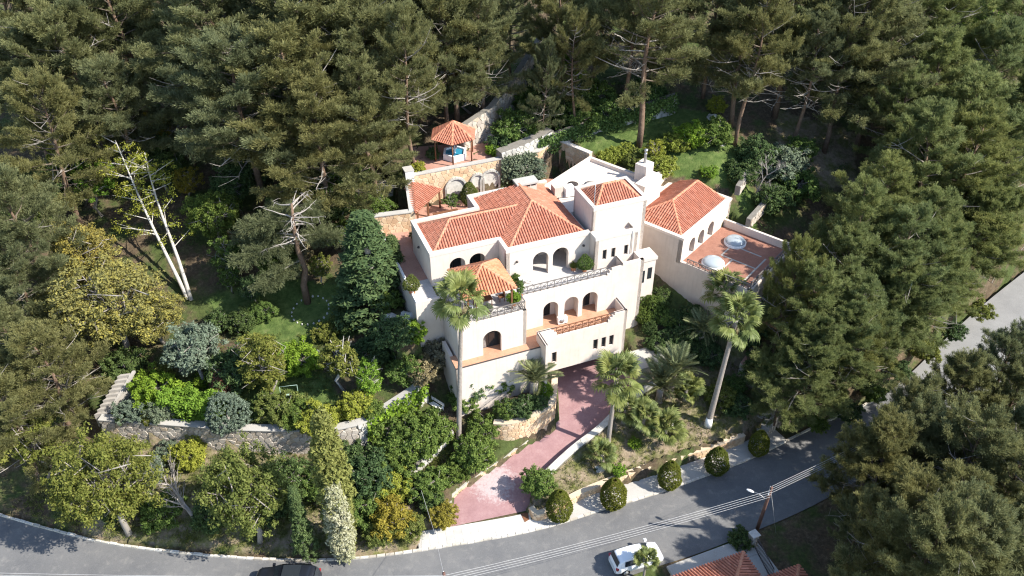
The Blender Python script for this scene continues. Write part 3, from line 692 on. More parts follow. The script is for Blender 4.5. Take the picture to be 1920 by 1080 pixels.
def cope_mesh(pts, z, w=.34, h=.30):
    A, Bq = mitre(pts, .04), mitre(pts, -(w - .04)); vs = []; n = len(pts); fs = []
    for a, b in zip(A, Bq): vs += [(a.x, a.y, z - h), (a.x, a.y, z + .02), (b.x, b.y, z + .02), (b.x, b.y, z - h)]
    for i in range(n - 1):
        for k in range(4): fs.append((4*i+k, 4*i+(k+1) % 4, 4*i+4+(k+1) % 4, 4*i+4+k))
    if (Vector(pts[0]) - Vector(pts[-1])).length > 1e-6: fs += [(0, 1, 2, 3), (4*n-1, 4*n-2, 4*n-3, 4*n-4)]
    return MB().add(vs, fs)
def cope(pts, z, w=.34): return cope_mesh(pts, z, w).build('parapet_coping', M['coping'], VI)
# upper left block
opsA = [('arch', 1.62, 3.0, T - .02, 14.45), ('arch', 3.36, 4.78, T - .02, 14.45)]
wall((0, 0), (5.97, 0), T - .05, PT, .35, opsA)
wall((5.97, 0), (5.97, -1.8), T - .05, PT, .3); wall((0, 5.5), (0, 0.352), 9.0, PT, .35)
wall((5.97, 5.5), (.352, 5.5), T - .05, PT, .35)
wall((5.9, 7.7), (5.9, 5.502), T - .05, PT, .35); wall((13.6, 7.7), (6.25, 7.7), T - .05, PT, .35)
slab(.3, 5.9, .4, 5.2, PT - .42, PT - .36, 'flat_roof', 'stucco')
slab(6.2, 13.6, -1.4, 7.4, PT - .42, PT - .36, 'flat_roof', 'stucco')
# recess behind the two left arches, with glass doors
wall((.6, 1.5), (5.6, 1.5), T, 14.9, .2, [('rect', 1.0, 2.5, T + .02, 14.2), ('rect', 2.9, 4.3, T + .02, 14.2)])
for o in [('rect', 1.0, 2.5, T + .02, 14.2), ('rect', 2.9, 4.3, T + .02, 14.2)]: glazing(VI, (.6, 1.5), (5.6, 1.5), o, -.1, 'door')
# main block front with the tall loggia arches
opsB = [('arch', 2.4, 3.82, T - .02, 14.45), ('arch', 4.22, 5.68, T - .02, 14.45)]
wall((5.97, -1.8), (13.6, -1.8), T - .05, PT, .4, opsB)
wall((7.5, .9), (12.6, .9), T, 14.9, .2, [('rect', 1.2, 2.5, T + .02, 14.3), ('rect', 3.3, 4.6, T + .02, 14.3)], 'stucco_pink_shade')
for o in [('rect', 1.2, 2.5, T + .02, 14.3), ('rect', 3.3, 4.6, T + .02, 14.3)]: glazing(VI, (7.5, .9), (12.6, .9), o, -.1, 'door', curtain=True)
wall((12.6, -1.4), (12.6, .9), T, 14.9, .15); wall((7.5, .7), (7.5, -1.4), T, 14.9, .15)
# lobby with three slim windows
opsC = [('rect', .72, 1.12, 13.0, 14.0), ('rect', 1.55, 1.95, 13.0, 14.0), ('rect', 2.78, 3.18, 13.0, 14.0)]
wall((13.6, -1.8), (13.6, -2.9), T - .05, PT, .3); wall((13.6, -2.9), (17.6, -2.9), T - .05, PT, .3, opsC); wall((17.6, -2.9), (17.6, -1.6), T - .05, PT, .3)
for o in opsC: glazing(VI, (13.6, -2.9), (17.6, -2.9), o, -.16, mull=0, frame=.04, curtain=True)
slab(13.8, 17.4, -2.7, -1.6, PT - .5, PT - .45, 'flat_roof', 'stucco')
cope([(13.55, 7.7), (5.9, 7.7), (5.9, 5.5), (0, 5.5), (0, 0), (5.97, 0), (5.97, -1.8), (13.55, -1.8)], PT); cope([(13.6, -1.85), (13.6, -2.9), (17.6, -2.9), (17.6, -1.7)], PT)
# tower
TX0, TX1, TY0, TY1, TZ = 13.88, 18.9, -1.65, 2.15, 17.55
wall((TX0, TY0), (TX1, TY0), 4.5, TZ, .3); wall((TX1, TY0), (TX1, TY1), 4.5, TZ, .3); wall((TX1, TY1), (TX0, TY1), T, TZ, .3); wall((TX0, TY1), (TX0, TY0), T, TZ, .3, mat='stucco')
cope([(TX0, TY1), (TX0, TY0), (TX1, TY0), (TX1, TY1), (TX0, TY1)], TZ)
slab(TX0 + .28, TX1 - .28, TY0 + .28, TY1 - .28, TZ - .3, TZ - .22, 'flat_roof', 'stucco')
# terrace, front wall below it, balcony arches
opsM = [('arch', 2.24, 3.62, B - .02, 10.95), ('arch', 4.2, 5.5, B - .02, 10.95), ('arch', 5.9, 7.33, B - .02, 10.95)]
FV = -4.25
LW = 17.68 - 6.1
wall((6.1, FV), (17.68, FV), 4.88, T + .2, .3, opsM, top=[(LW, 13.1), (9.55, 13.1), (9.55, 12.95), (8.5, 12.95), (8.5, 12.75), (8.3, 12.75), (8.3, 12.5), (8.1, 12.5), (8.1, T + .2), (0, T + .2)])
wall((17.68, FV), (17.68, -1.65), 4.5, 13.1, .3); wall((15.65, -2.9), (15.65, FV + .3), T, 13.1, .2)
railing(VI, (6.3, FV + .14), (14.2, FV + .14), T + .2, .78); MB().bar((14.2, FV + .14, 13.02), (15.5, FV + .14, 13.12), .1, .06).build('handrail', M['dark_metal'], VI)
MB().bar((15.62, FV + .05, 13.13), (15.62, -2.95, 13.13), .1, .06).build('handrail', M['dark_metal'], VI)
slab(6.1, 17.5, FV + .3, -1.3, T - .3, T, 'terrace_floor', 'grey_floor'); slab(7.5, 12.6, -1.5, 1.0, T - .3, T + .015, 'loggia_floor', 'grey_floor')
for i, (s0, s1) in enumerate([(7.8, 10.0), (10.0, 11.9), (11.9, 13.8)]):      # rooms behind the three balcony arches
    bk = -3.1
    wall((s0, bk), (s1, bk), B - .05, 11.6, .15, [('rect', .5, s1 - s0 - .5, B, 10.7)] if i != 1 else ())
    if i != 1: glazing(VI, (s0, bk), (s1, bk), ('rect', .5, s1 - s0 - .5, B, 10.7), -.07, 'door', curtain=True)
for u in (7.8, 9.95, 11.75, 13.75): wall((u, bk), (u, FV + .3), B - .05, 11.6, .1)
slab(7.6, 14, bk, FV + .3, 11.6, 11.7, 'ceiling', 'stucco')
# balcony
BV = -6.1
opsL = [('rect', 1.35, 1.82, 5.85, 7.0), ('rect', 5.25, 5.72, 6.05, 7.2), ('rect', 6.05, 6.5, 6.05, 7.2), ('rect', 6.8, 7.25, 6.05, 7.2)]
Lb = 15.4 - 7.05
wall((7.05, BV), (15.4, BV), 4.9, 9.6, .25, opsL, top=[(Lb, 9.6), (7.15, 9.6), (7.15, 9.4), (6.95, 9.4), (6.95, 9.2), (6.75, 9.2), (6.75, 9.0), (6.55, 9.0), (6.55, 8.75), (1.75, 8.75), (1.75, 9.1), (1.5, 9.1), (1.5, 9.35), (1.25, 9.35), (1.25, 9.6), (0, 9.6)])
for o in opsL: glazing(VI, (7.05, BV), (15.4, BV), o, -.17, mull=0, frame=.04, curtain=True)
wall((15.4, BV), (15.4, FV), 4.9, 9.6, .25)
slab(6.1, 15.16, BV + .25, FV, B - .25, B, 'balcony_floor', 'terracotta'); slab(7.8, 13.75, FV, bk, B - .25, B + .012, 'balcony_floor', 'terracotta')
railing(VI, (8.8, BV + .12), (13.6, BV + .12), 8.75, .82, mat=M['wood'])
MB().bar((7.05, BV + .12, 9.62), (8.8, BV + .12, 9.58), .09, .05).bar((13.6, BV + .12, 9.58), (15.3, BV + .12, 9.62), .09, .05).bar((15.28, BV + .1, 9.63), (15.28, FV, 9.63), .1, .05).build('handrail', M['dark_metal'], VI)
wall((7.05, -7.8), (7.05, BV), 3.0, 9.6, -.22); MB().bar((7.0, -7.8, 9.62), (7.0, BV, 9.62), .09, .05).bar((7.2, -7.8, 9.62), (7.2, BV, 9.62), .05, .05).build('handrail', M['dark_metal'], VI)
# garage under the balcony
wall((7.27, -1.2), (7.27, BV), 2.2, 4.9, .2); wall((15.4, BV + .3), (15.4, -1.2), 2.2, 4.9, .25); wall((15.4, -1.2), (7.0, -1.2), 2.2, 4.9, -.2)
slab(7.0, 15.4, BV + .251, -1.0, 4.95, 5.1, 'garage_ceiling', 'stucco')
gd = MB().box(7.6, 15.0, -1.55, -1.45, 2.45, 4.8).build('garage_door', M['wood'], VI)
# left lower block with its deck
opsD = [('arch', 2.1, 3.7, B - .02, 10.95)]
wall((.2, -5.95), (6.1, -5.95), B - .05, T + .12, .3, opsD, top=[(5.9, T + .12), (.5, T + .12), (.5, T + .12), (0, T + .12)])
wall((6.1, -5.95), (6.1, FV), B - .05, T + .12, .3); wall((.2, 0), (.2, -5.648), 8.0, T + .12, .3)
glazing(VI, (.2, -5.1), (6.1, -5.1), ('rect', 2.0, 3.8, B, 10.95), 0, 'door', curtain=True)
wall((2.1, -5.0), (2.1, -5.65), B, 11, -.1); wall((4.1, -5.65), (4.1, -5.0), B, 11, -.1); slab(2.1, 4.1, -5.65, -5.0, 11, 11.1, 'ceiling', 'stucco')
slab(.4, 6.1, -5.65, -.001, T - .25, T + .004, 'deck_floor', 'grey_floor')
slab(-.3, 7.04, -6.7, -5.1, B - .25, B + .006, 'walkway', 'terracotta')
wall((-.3, -6.75), (7.05, -6.75), 2.6, B - .02, .3); MB().bar((-.3, -6.72, B + .01), (7.05, -6.72, B + .01), .1, .06).build('edge_trim', M['dark_metal'], VI)
wall((-.3, -3), (-.3, -6.75), 4, B - .02, .3)
railing(VI, (1.9, -5.82), (6.0, -5.82), T + .12, .85); railing(VI, (5.98, -5.82), (5.98, FV - .1), T + .12, .85); railing(VI, (.35, -5.82), (.35, -1.6), T + .12, .85)
# west terrace
slab(-1.95, -.001, -1.9, 1.2, T - .25, T, 'terrace_floor', 'grey_floor'); slab(-1.95, -.001, 1.2, 11, T - .25, T - .004, 'terrace_floor', 'deck_red')  # rear floor darker: the villa's shade is put into its colour
wall((-2.0, -1.95), (.2, -1.95), 7.6, T + .22, .25); wall((-2.0, 11.2), (-2.0, -1.7), 7.6, T + .22, .25, mat='stucco_pink_shade')
MB().bar((-1.87, -1.95, T + .25), (-1.87, 11, T + .25), .16, .08).bar((-1.87, -1.85, T + .55), (-1.87, 4, T + .55), .05, .05).build('handrail', M['white'], VI)
# main tiled roofs
E = PT - .28; x0, x1, y0, y1 = .38, 6.3, .4, 5.1; rv = (y0 + y1) / 2; rz = E + 1.42
rl0 = (2.6, rv, rz)
mx0, mx1, my0, my1 = 6.35, 13.35, -1.38, 7.3; mc = (mx0 + mx1) / 2; mz = E + 2.0; kk = 2.0 / (mc - mx0)
vi = mx0 + 1.42 / kk
tiled_roof(VI, [[(x0, y0, E), (mx0, y0, E), (vi, rv, rz), rl0], [(x0, y1, E), (x0, y0, E), rl0],
                [(mx0, y1, E), (x0, y1, E), rl0, (vi, rv, rz)],
                [(mx0, my0, E), (mx1, my0, E), (mc, my0 + 3.5, mz)], [(mx0, y0, E), (mx0, my0, E), (mc, my0 + 3.5, mz), (mc, rv, mz), (vi, rv, rz)],
                [(mx0, my1, E), (mx0, y1, E), (vi, rv, rz), (mc, rv, mz), (mc, my1 - 2.2, mz)],
                [(mx1, my0, E), (mx1, my1, E), (mc, my1 - 2.2, mz), (mc, my0 + 3.5, mz)], [(mx1, my1, E), (mx0, my1, E), (mc, my1 - 2.2, mz)]],
           [((x0, y0, E), rl0), ((x0, y1, E), rl0), (rl0, (vi, rv, rz)), ((mx0, my0, E), (mc, my0 + 3.5, mz)), ((mx1, my0, E), (mc, my0 + 3.5, mz)), ((mc, my0 + 3.5, mz), (mc, my1 - 2.2, mz)), ((mx1, my1, E), (mc, my1 - 2.2, mz))])
tx0, tx1, ty0, ty1, te = TX0 + .42, TX1 - .42, TY0 + .42, TY1 - .42, TZ - .2; tc_ = (ty0 + ty1) / 2; tz = te + 1.15
tiled_roof(VI, [[(tx0, ty0, te), (tx1, ty0, te), (tx1 - 1.3, tc_, tz), (tx0 + 1.3, tc_, tz)], [(tx1, ty0, te), (tx1, ty1, te), (tx1 - 1.3, tc_, tz)],
                [(tx1, ty1, te), (tx0, ty1, te), (tx0 + 1.3, tc_, tz), (tx1 - 1.3, tc_, tz)], [(tx0, ty1, te), (tx0, ty0, te), (tx0 + 1.3, tc_, tz)]],
           [((tx0, ty0, te), (tx0 + 1.3, tc_, tz)), ((tx1, ty0, te), (tx1 - 1.3, tc_, tz)), ((tx0, ty1, te), (tx0 + 1.3, tc_, tz)), ((tx1, ty1, te), (tx1 - 1.3, tc_, tz)), ((tx0 + 1.3, tc_, tz), (tx1 - 1.3, tc_, tz))])
# chimney on the main roof
ch = MB().box(9.75, 11.5, 4.9, 5.8, 15.4, 16.75).build('chimney', M['stucco_pink_shade'], VI)
MB().box(9.6, 11.65, 4.75, 5.95, 17.05, 17.2).build('cap', M['concrete'], ch)
for u in (9.75, 10.3, 10.85, 11.4): MB().box(u, u + .12, 4.9, 5.8, 16.75, 17.05).build('cap_support', M['stucco_pink_shade'], ch)
# flat white roofs behind, turned with the annexe
def wq(x, y): return w2h(g2w(x, y))
def gbox(x0, x1, y0, y1, z0, z1, name, mat, parent=VI):
    return MB().prism([wq(x0, y0), wq(x1, y0), wq(x1, y1), wq(x0, y1)], z0, z1).build(name, M[mat], parent)
gbox(-4.3, 3.9, 6.4, 13.0, T - 3, 15.0, 'rear_block', 'stucco')
for a in ((3.62, 3.95, 6.4, 13.0), (-4.3, 3.62, 12.68, 13.0)): gbox(*a, 15.0, 15.36, 'parapet', 'stucco')
slab(13.2, TX1, TY1, 7.2, T, 15.02, 'rear_block', 'stucco')
c2 = gbox(3.3, 4.6, 6.3, 7.5, 15, 16.7, 'east_chimney', 'stucco'); c2.name = 'chimney'
gbox(1.4, 4.4, 5.2, 6.25, 12, 15.9, 'stair_parapet', 'stucco')
hp = g2w(3.95, 6.9); u_, v_ = w2h(hp); MB().lathe([(.13, 0), (.13, .9), (.16, .92), (.16, 1.0), (.1, 1.05), (.1, 1.2), (.17, 1.22), (.17, 1.4)], 10, (u_, v_, 16.7)).build('flue', M['grey_metal'], VI)
# roof fittings: water tanks, solar frame, aerial, dish
tk = MB().box(13.3, 14.1, 4.9, 5.8, 15.02, 16.0).build('water_tank', M['stucco_pink_shade'], VI); MB().box(14.3, 15.2, 4.6, 5.5, 15.02, 15.85).build('water_tank', M['white'], VI)
MB().tube([(13.3, 4.3, 15.35), (15.0, 4.0, 15.35)], .04, 6).tube([(13.4, 4.3, 15), (13.4, 4.3, 15.4)], .03, 5).tube([(14.9, 4.0, 15), (14.9, 4.0, 15.4)], .03, 5).build('pipe', M['dark_metal'], VI)
MB().lathe([(.0, .0), (.25, .05), (.5, .18), (.52, .2), (.25, .1), (0, .06)], 16, (15.6, 6.0, 15.2)).build('dish', M['dark_metal'], VI)
MB().lathe([(.0, .0), (.35, .05), (.62, .2), (.64, .22), (.3, .1), (0, .06)], 16, (17.1, 5.3, 15.2)).build('dish', M['coping'], VI)
MB().tube([(14.0, -1.4, 15.3), (14.0, -1.4, 19.8)], .03, 6).build('aerial', M['grey_metal'], VI)
MB().tube([(17.05, -2.95, 15.35), (17.05, -2.98, 13.1)], .03, 5).build('cable', M['grey_metal'], VI)
# side annex between tower and annexe
slab(17.7, 19.6, -3.1, -1.66, 4.5, 11.9, 'side_block', 'stucco'); MB().box(17.75, 19.7, -3.2, -1.66, 11.9, 12.2).build('coping_block', M['coping'], VI)
MB().box(18.2, 18.6, -3.13, -3.08, 9.6, 10.9).build('window', M['glass'], VI); MB().box(18.9, 19.3, -3.13, -3.08, 9.9, 11.1).build('window', M['glass'], VI)
# small wall lamps and the air conditioner outlet
for p in ((6.9, -1.9, 14.0), (13.0, -1.9, 14.1)): MB().lathe([(.03, 0), (.1, .03), (.12, .12), (.05, .2)], 8, p).build('wall_lamp', M['dark_metal'], VI)
MB().lathe([(.03, 0), (.1, .03), (.12, .12), (.05, .2)], 8, (-.1, 3.2, 14.0)).build('wall_lamp', M['dark_metal'], VI)
# lower side shed roof right of the garage
sh = MB().box(15.45, 18.6, -8.6, BV - .1, 4.55, 4.75).build('shed_roof', M['concrete'], VI); MB().box(15.5, 15.75, -8.5, BV, 2.4, 4.55).build('shed_wall', M['stone_y'], VI)
MB().box(15.75, 18.5, -8.5, -8.3, 2.4, 4.55).build('shed_wall', M['stucco_pink_shade'], VI); MB().box(15.4, 15.7, -8.65, BV - .15, 4.75, 4.8).build('shed_trim', M['grey_metal'], VI)

# pavilion on the deck
PV = empty('pavilion', tuple(h2w(0, 0, 0)), HA, 'open timber pavilion with a pyramid tiled roof on the left deck', 'pavilion')
px0, px1, py0, py1, pe, pa = 1.1, 5.4, -5.5, -1.15, 14.3, 15.72; pcx, pcy = (px0 + px1) / 2, (py0 + py1) / 2; ap = (pcx, pcy, pa); q = [(px0, py0, pe), (px1, py0, pe), (px1, py1, pe), (px0, py1, pe)]
tiled_roof(PV, [[q[i], q[(i+1) % 4], ap] for i in range(4)], [(q[i], ap) for i in range(4)], mat='tile_orange')
for x in (px0 + .3, px1 - .3):
    for y in (py0 + .3, py1 - .3): MB().bar((x, y, T), (x, y, pe - .02), .14, .14).build('post', M['wood'], PV)
for a, b in (((px0 + .3, py0 + .3), (px1 - .3, py0 + .3)), ((px0 + .3, py1 - .3), (px1 - .3, py1 - .3)), ((px0 + .3, py0 + .3), (px0 + .3, py1 - .3)), ((px1 - .3, py0 + .3), (px1 - .3, py1 - .3))):
    MB().bar((*a, pe - .12), (*b, pe - .12), .12, .16).build('beam', M['wood'], PV)

# ------------------------------------------------------------------ annexe with roof terrace (local: x along its arcade, y to the back)
AN = empty('annexe', (WO.x, WO.y, 0), WA, 'cream annexe right of the tower with a tiled roof and red roof terrace', 'annexe')
def awall(p0, p1, z0, z1, th=.3, ops=(), mat='stucco', top=None): return panel(p0, p1, z0, z1, th, ops, top).build('wall', M[mat], AN)
AT, AP = 10.6, 13.2
opsW = [('arch', 1.35, 2.35, AT + .02, 12.35), ('arch', 2.95, 4.05, AT + .02, 12.35), ('arch', 4.75, 5.85, AT + .02, 12.35)]
awall((0, 0), (8.95, 0), AT - .1, AP, .45, opsW); awall((8.95, 0), (8.95, 6.2), 7, AP, .35)
awall((0, 6.2), (0, .002), 3.5, AP, .35, mat='stucco_pink_shade'); awall((0, 0), (0, -6.9), 3.5, AT + .12, .3, mat='stucco_pink_shade'); awall((8.95, 6.2), (0, 6.2), 7, AP, .35)  # walls turned from the sun in darker stucco, their shade put into the colour
awall((.6, 1.6), (8.4, 1.6), AT, 12.9, .2, [('rect', .9, 2.2, AT + .02, 12.4), ('rect', 2.8, 4.1, AT + .02, 12.4), ('rect', 4.6, 5.9, AT + .02, 12.4)])
for o in [('rect', .9, 2.2, AT + .02, 12.4), ('rect', 2.8, 4.1, AT + .02, 12.4), ('rect', 4.6, 5.9, AT + .02, 12.4)]: glazing(AN, (.6, 1.6), (8.4, 1.6), o, -.1, 'door')
cope_mesh([(0, 6.2), (0, 0), (8.95, 0), (8.95, 6.2)], AP + .01, .38, .22).build('parapet_coping', M['stucco'], AN)
MB().box(0.3, 8.7, .4, 6, AP - .35, AP - .3).build('flat_roof', M['stucco'], AN)
ae = AP - .18; ax0, ax1, ay0, ay1 = .4, 8.6, .42, 5.9; ar = (ay0 + ay1) / 2; az = ae + 1.5
tiled_roof(AN, [[(ax0, ay0, ae), (ax1, ay0, ae), (ax1 - .9, ar, az), (ax0 + 2.7, ar, az)], [(ax0, ay1, ae), (ax0, ay0, ae), (ax0 + 2.7, ar, az)],
                [(ax1, ay1, ae), (ax0, ay1, ae), (ax0 + 2.7, ar, az), (ax1 - .9, ar, az)], [(ax1, ay0, ae), (ax1, ay1, ae), (ax1 - .9, ar, az)]],
           [((ax0, ay0, ae), (ax0 + 2.7, ar, az)), ((ax0, ay1, ae), (ax0 + 2.7, ar, az)), ((ax1, ay0, ae), (ax1 - .9, ar, az)), ((ax1, ay1, ae), (ax1 - .9, ar, az)), ((ax0 + 2.7, ar, az), (ax1 - .9, ar, az))])
MB().box(-1.0, 9.3, 6.6, 6.9, 11, 14.6).build('rear_parapet', M['stucco'], AN)
MB().box(-2.5, 9.3, 6.2, 6.6, 11, 13.0).build('rear_gutter', M['stucco'], AN)
MB().box(.3, 8.0, -6.6, -.001, AT - .25, AT).build('terrace_floor', M['deck_shaded'], AN)
for (a0, a1, b0, b1) in ((1.2, 1.35, -5.6, -3.3), (3.4, 3.55, -5.6, -2.2), (1.2, 3.4, -3.45, -3.3), (3.55, 5.6, -2.35, -2.2), (5.45, 5.6, -5.2, -2.35), (1.35, 5.45, -5.75, -5.6)):
    MB().box(a0, a1, b0, b1, AT, AT + .008).build('paving_band', M['concrete'], AN)
awall((8.2, -6.9), (8.2, 0), 7, AT + .75, .25)
awall((0, -6.9), (8.45, -6.9), 4.4, AT + .12, .35, [('arch', 1.9, 3.0, 7.3, 9.6), ('arch', 3.4, 4.5, 7.3, 9.6), ('arch', 4.9, 6.0, 7.3, 9.6), ('arch', 6.4, 7.5, 7.3, 9.6)])
for o in [('rect', 1.9, 3.0, 7.3, 9.5), ('rect', 3.4, 4.5, 7.3, 9.5), ('rect', 4.9, 6.0, 7.3, 9.5), ('rect', 6.4, 7.5, 7.3, 9.5)]: glazing(AN, (0, -5.9), (8.4, -5.9), o, 0, 'door')
railing(AN, (.1, -.6), (.1, -6.75), AT + .12, .55); railing(AN, (.15, -6.75), (8.2, -6.75), AT + .12, .8)
MB().box(1.2, 9, -10.5, -6.9, 7.05, 7.28).build('patio', M['deck_shaded'], AN)
MB().box(-.02, .02, -3.3, -2.5, 8.3, 9.0).build('vent', M['coping'], AN)
for k, (x, y, lab) in enumerate(((1.7, -2.35, 'glass dome skylight nearer the villa on the red roof terrace'), (6.0, -2.3, 'glass dome skylight at the back of the red roof terrace'))):
    D = empty('skylight', tuple(g2w(x, y, AT)), 0, lab, 'skylight', 'dome skylights')
    MB().lathe([(1.02, 0), (1.02, .22), (.9, .26)], 28).build('kerb_ring', M['white'], D)
    m_ = M.get('dome')
    if not m_:
        m_, t = base_mat('frosted_dome', .12, .6); t.p.inputs['Base Color'].default_value = (.36,.40,.42,1); M['dome'] = m_
    MB().lathe([(.95 * math.cos(R(a)), .24 + .42 * math.sin(R(a))) for a in range(0, 91, 9)], 28).build('dome', m_, D)

# ------------------------------------------------------------------ rear courtyard, gazebo, barbecue shelter
CW = empty('courtyard_wall', label='tall honey stone courtyard wall with arched niches behind the villa', cat='stone wall')
CZ = 15.5; VW = 12.65
stone_wall(CW, [h2w(1.9, VW, CZ), h2w(15.0, VW, CZ), g2w(4.4, 17.3, CZ)], 3.6, .5, .42, M['stone_y'], M['mortar_y'], seed=30, cope_mat=M['concrete'], cope_over=.02, proud=.035)
stone_wall(CW, [g2w(4.25, 17.2, CZ), g2w(4.0, 13.1, CZ)], 3.6, .45, .42, M['stone_y'], M['mortar_y'], seed=31, cope_mat=M['coping'], cope_over=.02, proud=.035)
for k, (u, w, zt) in enumerate(((6.4, 1.0, 14.5), (8.6, .62, 14.5), (9.9, .95, 14.6))):
    c = Vector((u, VW - .1, 0)); ring = MB(); pts = [(u - w, 12.1)] + [(u + w * math.cos(math.pi * (1 - i / 12)), zt - w + w * math.sin(math.pi * i / 12)) for i in range(13)] + [(u + w, 12.1)]
    for (a0, z0), (a1, z1) in zip(pts[:-1], pts[1:]): ring.bar(h2w(a0, VW - .12, z0), h2w(a1, VW - .12, z1), .22, .2)
    ring.build('niche_arch', M['stone_w'], CW)
    MB().add([h2w(a, VW - .07, z) for a, z in pts], [tuple(range(len(pts)))]).build('niche_back', M['stone_w'], CW)
tag(MB().prism([tuple(h2w(-1.9, 5.6))[:2], tuple(h2w(13.4, 7.8))[:2], tuple(h2w(19, 12))[:2], tuple(h2w(15.5, 13.4))[:2], tuple(h2w(-1.9, 12.6))[:2]], 11.9, 12.06).build('courtyard_floor', M['deck_red']), kind='structure')
sw = empty('courtyard_wall', label='short honey stone wall stub left of the villa roof', cat='stone wall')
stone_wall(sw, [h2w(-2.4, 9.4, 14.0), h2w(1.0, 8.9, 14.0)], 3.2, .5, .4, M['stone_y'], M['mortar_y'], seed=32, cope_mat=M['concrete'], proud=.035)
sw2 = empty('courtyard_wall', label='pale stone side wall running back from the stub wall to the small white chimney', cat='stone wall')
stone_wall(sw2, [h2w(1.6, 12.8, 14.9), h2w(.85, 9.0, 14.0)], 3.6, .45, .4, M['stone_y'], M['mortar_y'], seed=33, cope_mat=M['concrete'], cope_over=.05, proud=.035)
BB = empty('barbecue_shelter', tuple(h2w(0, 0, 0)), HA, 'small lean-to tiled barbecue roof in the courtyard corner', 'shelter')
tiled_roof(BB, [[(1.25, 8.6, 14.0), (4.85, 11.9, 14.0), (2.2, 12.5, 15.0)], [(1.25, 8.6, 14.0), (2.2, 12.5, 15.0), (1.3, 12.2, 14.6)]], [])
for p in ((1.6, 9.3), (4.5, 11.8), (3.0, 10.7)): MB().bar((*p, 12.05), (*p, 13.98), .16, .16).build('post', M['wood'], BB)
bc = MB().box(1.55, 2.35, 12.4, 13.3, 14.0, 16.2).build('chimney', M['white'], BB); MB().box(1.5, 2.4, 12.35, 13.35, 16.2, 16.28).build('cap', M['concrete'], bc)
MB().box(1.5, 1.56, 12.6, 13.1, 15.75, 16.05).build('smoke_opening', M['dark_metal'], bc)
wp = empty('garden_table', tuple(h2w(0, 0, 0)), HA, 'brown timber table row beside the barbecue shelter in the courtyard', 'table')
MB().box(3.2, 5.6, 9.3, 9.9, 12.75, 12.85).build('table_top', M['wood'], wp)
for u in (3.3, 5.5):
    for v in (9.4, 9.8): MB().bar((u, v, 12.06), (u, v, 12.75), .08, .08).build('leg', M['wood'], wp)

gd0 = h2w(7.35, 15.6, 15.12)
tag(MB().prism([tuple(h2w(2.5, 13.15))[:2], tuple(h2w(12.2, 13.15))[:2], tuple(h2w(11.5, 17.5))[:2], tuple(h2w(4, 19))[:2]], 14.9, 15.1).build('gazebo_deck', M['deck_red']), kind='structure')
GZ = empty('gazebo', tuple(gd0), HA + R(8), 'hexagonal timber gazebo with a tiled roof over a blue fountain', 'gazebo')
hx = [(2.3 * math.cos(R(60 * k)), 2.3 * math.sin(R(60 * k)), 2.35) for k in range(6)]; hap = (0, 0, 3.75)
tiled_roof(GZ, [[hx[k], hx[(k+1) % 6], hap] for k in range(6)], [(hx[k], hap) for k in range(6)])
for k in range(6):
    x, y = 2.0 * math.cos(R(60 * k)), 2.0 * math.sin(R(60 * k)); MB().tube([(x, y, 0), (x, y, 2.42)], .07, 8).build('post', M['wood'], GZ)
    x2, y2 = 2.0 * math.cos(R(60 * k + 60)), 2.0 * math.sin(R(60 * k + 60)); MB().bar((x, y, 2.36), (x2, y2, 2.36), .08, .14).build('beam', M['wood'], GZ)
FN = empty('fountain', tuple(gd0 + Vector((.05, -.1, 0))), HA + R(8), 'white octagonal fountain basin with blue water under the gazebo', 'fountain')
oc = lambda r: [(r * math.cos(R(60 * k)), r * math.sin(R(60 * k))) for k in range(6)]
mb = MB(); o_, i_ = oc(1.25), oc(1.02); V_ = [(*p, 0) for p in o_] + [(*p, .62) for p in o_] + [(*p, .62) for p in i_] + [(*p, .1) for p in i_]
mb.add(V_, [(a * 6 + k, a * 6 + (k + 1) % 6, a * 6 + 6 + (k + 1) % 6, a * 6 + 6 + k) for a in range(3) for k in range(6)]).build('basin', M['white'], FN)
MB().prism(oc(1.02), .1, .46).build('water', M['water'], FN)
MB().lathe([(.2, .1), (.12, .5), (.1, .8), (.3, .95), (.32, 1.0), (.05, 1.0), (.05, 1.2), (0, 1.25)], 10).build('spout', M['white'], FN)

# ------------------------------------------------------------------ foliage kit
def unit(a): return a / np.maximum(1e-9, np.linalg.norm(a, axis=-1, keepdims=True))
def tufts(C, D, K, L, W, spread, rg):
    """bundles of needles: every bundle shares one root"""
    n = len(C); dirs = unit(D[:, None, :] + spread * rg.normal(size=(n, K, 3)) * .6 + np.array([0, 0, .12])); ln = L * rg.uniform(.65, 1.15, (n, K, 1))
    tip = C[:, None, :] + dirs * ln; side = unit(np.cross(dirs, rg.normal(size=(n, K, 3)))) * W / 2
    V = np.concatenate([C[:, None, :], np.stack([tip - side, tip + side], 2).reshape(n, 2 * K, 3)], 1).reshape(-1, 3)
    b = (np.arange(n) * (2 * K + 1))[:, None]; k = np.arange(K)[None, :]
    F = np.stack([np.broadcast_to(b, (n, K)), b + 1 + 2 * k, b + 2 + 2 * k], -1).reshape(-1, 3)
    return V, F
def leafquads(C, N, size, asp, rg, droop=0):
    n = len(C); t = unit(np.cross(N, rg.normal(size=(n, 3)))); b = np.cross(N, t); s = (size * rg.uniform(.6, 1.25, (n, 1)))
    V = np.stack([C - t * s, C + b * s * asp - N * s * .08, C + t * s - np.array([0, 0, droop]) * s, C - b * s * asp - N * s * .08], 1).reshape(-1, 3)
    return V, np.arange(4 * n).reshape(n, 4)
